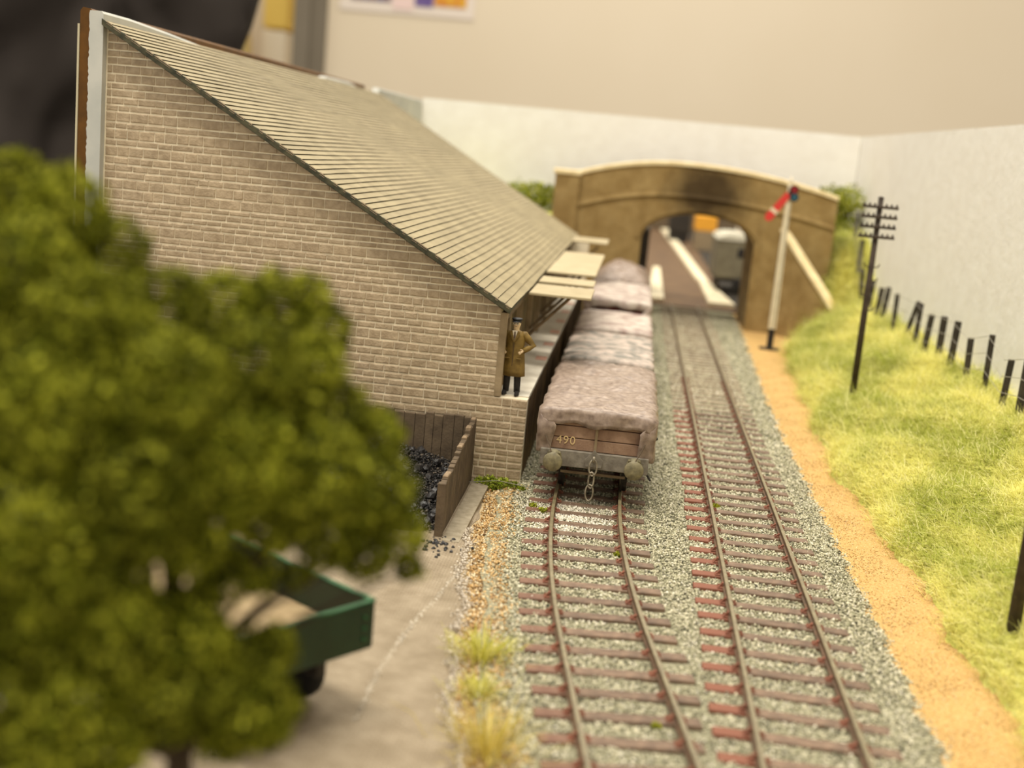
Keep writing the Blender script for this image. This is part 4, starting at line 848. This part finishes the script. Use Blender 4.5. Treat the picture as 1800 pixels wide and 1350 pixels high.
# ------------------------------------------------------------------ foreground tree
tr = thing('broadleaf_tree', (-3.3, 9.2, -.05), 'large out of focus green tree in the left foreground', 'tree')
BL = [(-2.09, 1.0, 6.9, 0.39), (-1.43, 0.6, 6.78, 0.4), (-1.11, 0.8, 6.47, 0.36), (-1.45, 0.0, 6.35, 0.47), (-0.84, -0.2, 6.03, 0.5), (-0.52, 0.6, 6.06, 0.4), (-0.17, 1.0, 6.05, 0.37), (0.22, 1.2, 6.12, 0.33), (0.62, 1.3, 5.9, 0.29), (0.67, 0.8, 5.68, 0.34), (0.36, 0.2, 5.74, 0.44), (-0.06, -0.4, 5.62, 0.49), (-0.86, -0.6, 5.39, 0.55), (0.89, 1.0, 5.26, 0.33), (1.17, 1.4, 5.0, 0.27), (0.94, 0.3, 4.93, 0.45), (1.29, 1.0, 4.64, 0.35), (1.47, 1.3, 4.16, 0.25), (1.22, 1.0, 4.06, 0.26), (0.98, 0.7, 4.28, 0.3), (0.43, -0.2, 5.09, 0.46), (-0.18, -0.6, 4.9, 0.52), (-0.88, -0.8, 4.56, 0.58), (0.56, 0.4, 4.47, 0.31), (-0.42, -0.7, 4.18, 0.4), (0.05, -0.2, 4.35, 0.27), (-0.85, -0.9, 3.78, 0.43), (-0.18, -0.8, 3.7, 0.36), (0.24, -0.5, 3.68, 0.32), (0.52, -0.2, 3.4, 0.29), (0.73, 0.0, 3.49, 0.22), (-0.53, -1.0, 3.28, 0.42), (0.15, -0.7, 3.28, 0.35), (0.64, -0.4, 3.12, 0.32), (0.88, -0.1, 3.06, 0.16), (-0.83, -1.1, 2.92, 0.38), (0.47, -0.4, 2.85, 0.19), (-0.38, -1.0, 2.88, 0.25), (1.59, 1.3, 3.85, 0.13), (0.52, 1.3, 6.24, 0.2)]
EX = [(0.29, 0.1, 4.04, 0.23), (0.14, -0.2, 3.84, 0.21), (0.46, 0.4, 3.93, 0.16), (0.73, 0.6, 3.92, 0.13), (-0.28, -0.8, 3.91, 0.4), (-0.69, -0.9, 4.21, 0.46), (-1.05, -0.8, 4.13, 0.43), (-0.08, -0.8, 3.39, 0.32), (0.44, -0.5, 3.28, 0.3), (-0.93, -1.0, 3.36, 0.42), (-0.17, -1.0, 3.05, 0.28), (0.74, -0.3, 3.28, 0.23), (0.81, -0.3, 2.95, 0.19), (-0.6, -1.1, 2.99, 0.38), (0.64, 0.6, 4.57, 0.29), (0.13, -0.2, 4.69, 0.39), (1.14, 0.8, 4.53, 0.26), (0.54, 0.6, 5.4, 0.38), (-0.69, 0.0, 5.75, 0.47), (-1.53, -0.2, 5.78, 0.46),
      (-2.3, .2, 5.9, .6), (-2.2, -.3, 5.0, .65), (-2.1, -.5, 4.0, .6), (-1.9, .3, 3.3, .5), (-1.4, .8, 5.4, .7), (-.8, .9, 4.6, .6), (-.3, .9, 5.2, .55), (.3, .9, 5.0, .45)]
leafcloud('foliage', BL + EX, 125000, .042, GR, tr, None, .7)['kind'] = 'stuff'
MB().tube([(0, 0, -.2), (.02, .0, 1.4), (-.05, .05, 2.8), (-.2, .1, 4.2), (-.4, .1, 5.6)], [.16, .13, .11, .08, .04], 9).build('trunk', 'bark', tr, True)
for i, (x, y, z, r) in enumerate(BL[::2] + EX):
    z0 = max(2.4, min(5.2, z - .9)); MB().tube([(-.05 - .08 * (z0 - 2.4), .05, z0), (x * .5, y * .5, (z0 + z) / 2 + .1), (x, y, z)], [.05, .03, .012], 6).build('branch', 'bark', tr)
tuft('grass_tuft', (-3.2, 9.9, .0), 500, 1.2, 1.4, [S(150, 110, 50), S(120, 96, 40), S(104, 104, 36)], 'brown blurred grass at the foot of the foreground tree')

# ------------------------------------------------------------------ people
def skin_mesh(J, E, root):
    import bmesh
    bm = bmesh.new(); ly = bm.verts.layers.skin.verify(); vs_ = {}
    for k, (p, r) in J.items():
        v = bm.verts.new(p); v[ly].radius = (r, r) if not isinstance(r, tuple) else r; v[ly].use_root = (k == root); vs_[k] = v
    for a, c in E: bm.edges.new((vs_[a], vs_[c]))
    me = bpy.data.meshes.new('skeleton'); bm.to_mesh(me); bm.free()
    o = bpy.data.objects.new('skeleton', me); COL.objects.link(o); m = o.modifiers.new('s', 'SKIN'); m.use_smooth_shade = True; s = o.modifiers.new('d', 'SUBSURF'); s.levels = 1; s.render_levels = 1
    dg = bpy.context.evaluated_depsgraph_get(); dg.update(); out = bpy.data.meshes.new_from_object(o.evaluated_get(dg)); bpy.data.objects.remove(o); return out
def ell(c, rx, ry, n=24, fold=0, ph=0):
    return [(c[0] + rx * (1 + fold * sin(7 * 2 * pi * q / n + ph)) * cos(2 * pi * q / n), c[1] + ry * (1 + fold * sin(7 * 2 * pi * q / n + ph)) * sin(2 * pi * q / n), c[2]) for q in range(n)]
def human(name, loc, label, armL, armR, hem, coat, legm, skinm, scale=1, rz=0, cat='person'):
    t = thing(name, loc, label, cat, None, rz, scale)
    J = {'pel': ((0, 0, .93), (.15, .11)), 'sp': ((0, 0, 1.12), (.14, .1)), 'ch': ((0, 0, 1.32), (.16, .11)), 'nk': ((0, .0, 1.46), .06), 'chin': ((0, -.03, 1.54), (.07, .078)), 'hd': ((0, -.005, 1.635), (.09, .105)), 'cr': ((0, .005, 1.70), (.068, .078)), 'no': ((-.008, -.115, 1.605), .012)}
    E = [('pel', 'sp'), ('sp', 'ch'), ('ch', 'nk'), ('nk', 'chin'), ('chin', 'hd'), ('hd', 'cr'), ('hd', 'no')]
    for s, nm in ((-1, 'a'), (1, 'b')):
        J['hip' + nm] = ((s * .095, 0, .86), .09); J['kn' + nm] = ((s * .115, -.015, .48), .06); J['an' + nm] = ((s * .13, .015, .09), .042); J['to' + nm] = ((s * .15, -.12, .035), (.04, .03))
        E += [('pel', 'hip' + nm), ('hip' + nm, 'kn' + nm), ('kn' + nm, 'an' + nm), ('an' + nm, 'to' + nm)]
        J['ear' + nm] = ((s * .085, .0, 1.61), .014); E.append(('hd', 'ear' + nm))
    for nm, A, s in (('a', armR, -1), ('b', armL, 1)):
        J['sh' + nm] = (A[0], .062); J['el' + nm] = (A[1], .046); J['wr' + nm] = (A[2], .03); pd = (Vector(A[2]) - Vector(A[1])).normalized(); pm = Vector(A[2]) + pd * .05; J['pa' + nm] = (tuple(pm), (.036, .02))
        E += [('ch', 'sh' + nm), ('sh' + nm, 'el' + nm), ('el' + nm, 'wr' + nm), ('wr' + nm, 'pa' + nm)]
        sd = pd.cross(Vector((0, -1, 0))).normalized(); cl = Vector((0, 1, -.2)).normalized()
        for f_ in range(4):
            q = pm + sd * (.027 - .018 * f_) + pd * .04; k = (.03, .035, .032, .025)[f_]; J[f'f{f_}{nm}'] = (tuple(q), .0095); J[f'g{f_}{nm}'] = (tuple(q + pd * k + cl * .012), .0085); J[f'h{f_}{nm}'] = (tuple(q + pd * k * 1.5 + cl * .035), .007)
            E += [('pa' + nm, f'f{f_}{nm}'), (f'f{f_}{nm}', f'g{f_}{nm}'), (f'g{f_}{nm}', f'h{f_}{nm}')]
        q = Vector(A[2]) + pd * .02 + sd * .045; J['th' + nm] = (tuple(q), .011); J['ti' + nm] = (tuple(q + pd * .04 + sd * .015), .009); E += [('wr' + nm, 'th' + nm), ('th' + nm, 'ti' + nm)]
    me = skin_mesh(J, E, 'pel'); me.materials.clear(); me.materials.append(M[skinm]); bd = link('body', me, t)
    for s in (-1, 1):
        MB().ball((s * .034, -.098, 1.635), .011, 8, 6).build('eye', 'sig_black', bd, True)
        MB().tube([(s * .115 if True else 0, -.012, .5), (s * .13, .012, .1)], [.072, .066], 12).loft([ell((s * .095, 0, .9), .105, .11, 12), ell((s * .115, -.012, .5), .082, .085, 12), ell((s * .13, .01, .06), .072, .078, 12)]).build('trouser_leg', legm, t, True)
        MB().loft([ell((s * .145, -.06, z), rx, ry, 14) for z, rx, ry in ((.0, .052, .125), (.04, .054, .125), (.075, .046, .09), (.1, .035, .05))]).build('shoe', 'sig_black', t, True)
    MB().box(-.02, .02, -.108, -.1, 1.563, 1.568).build('mouth', 'tie', bd)
    rr = [(hem, .27, .20, .05), (hem + .12, .262, .192, .045), ((hem + .95) / 2 + .05, .25, .178, .03), (.95, .228, .162, .015), (1.12, .212, .15, 0), (1.28, .222, .152, 0), (1.37, .222, .142, 0), (1.425, .19, .12, 0), (1.455, .12, .09, 0), (1.47, .085, .08, 0)]
    ct = MB().loft([ell((0, .01, z), a, c, 28, fo, .6) for z, a, c, fo in rr]).build('coat', coat, t, True)
    for nm, A in (('a', armR), ('b', armL)):
        p0, p1, p2 = [Vector(q) for q in A]; m1 = p0.lerp(p1, .5); m2 = p1.lerp(p2, .5); inn = Vector((p0.x * .6, p0.y, p0.z - .01))
        MB().tube([inn, p0, m1, p1, m2, p2], [.075, .085, .08, .074, .066, .058], 14).build('sleeve', coat, ct, True)
    return t, bd, ct
man, bd, ct = human('person', (-2.5, 28.22, 1.985), 'standing figure in ochre coat and black cap on the platform', ((.19, .01, 1.39), (.40, .07, 1.15), (.215, -.10, 1.03)), ((-.19, .01, 1.39), (-.33, .08, 1.14), (-.22, -.12, 1.02)), .44, 'coat', 'trouser', 'skin', 1.04, radians(-6))
b = MB(); b.prism([(-.068, 1.475), (.068, 1.475), (.045, 1.38), (.0, 1.25), (-.045, 1.38)], 'y', -.152, -.10); b.build('shirt', 'shirt', man)
b = MB(); b.prism([(-.014, 1.46), (.014, 1.46), (.02, 1.36), (.0, 1.27), (-.02, 1.36)], 'y', -.162, -.14); b.build('tie', 'tie', man)
for s in (-1, 1):
    b = MB(); b.prism([(s * .065, 1.485), (s * .115, 1.45), (s * .095, 1.36), (s * .005, 1.21), (s * .0, 1.245)], 'y', -.172, -.13); b.build('lapel', 'coat', ct)
    b = MB(); b.bbox(s * .13 - .055, s * .13 + .055, -.175, -.13, .84, .865, .006); b.build('pocket_flap', 'coat', ct)
MB().box(-.006, .006, -.178, -.15, .46, 1.2).build('coat_seam', 'tie', ct)
cp = MB(); cp.loft([ell((0, .0, z), a, c, 20) for z, a, c in ((1.68, .098, .115), (1.70, .102, .12), (1.725, .128, .142), (1.745, .11, .12), (1.755, .04, .05))]); cp = cp.build('cap', 'cap', man, True)
MB().loft([ell((0, -.09, 1.69), .092, .085, 16), ell((0, -.105, 1.672), .096, .09, 16)]).build('peak', 'cap', cp)
gl = MB()
for s in (-1, 1): gl.tube([(s * .036 + .026 * cos(a), -.112, 1.632 + .022 * sin(a)) for a in np.linspace(0, 2 * pi, 13)], .006, 5, False)
gl.tube([(-.012, -.114, 1.635), (.012, -.114, 1.635)], .005, 5); gl.build('spectacles', 'glass_frame', man)
MB().loft([ell((0, .02, z), a, c, 16) for z, a, c in ((1.60, .082, .086), (1.66, .088, .098), (1.69, .085, .095))]).build('hair', 'hair', man, True)
# visitor standing behind the layout
big, bd2, ct2 = human('person', (-52.6, 86, -84), 'person in loose black clothing standing behind the layout', ((.21, .01, 1.39), (.30, .02, 1.12), (.27, -.10, .88)), ((-.21, .01, 1.39), (-.30, .02, 1.12), (-.27, -.10, .88)), .72, 'black_cloth', 'jeans', 'skin_real', 76, radians(8))
MB().loft([ell((0, .025, z), a, c, 16) for z, a, c in ((1.58, .082, .09), (1.68, .095, .105), (1.74, .08, .09), (1.77, .03, .03))]).build('hair', 'hair', big, True)
tx = bpy.data.textures.new('cloth_folds', 'CLOUDS'); tx.noise_scale = .11; tx.noise_depth = 2
for o in [ct2] + list(ct2.children):
    sb = o.modifiers.new('smooth', 'SUBSURF'); sb.levels = 3; sb.render_levels = 3
    dm = o.modifiers.new('folds', 'DISPLACE'); dm.texture = tx; dm.strength = .13; dm.mid_level = .5; dm.texture_coords = 'LOCAL'
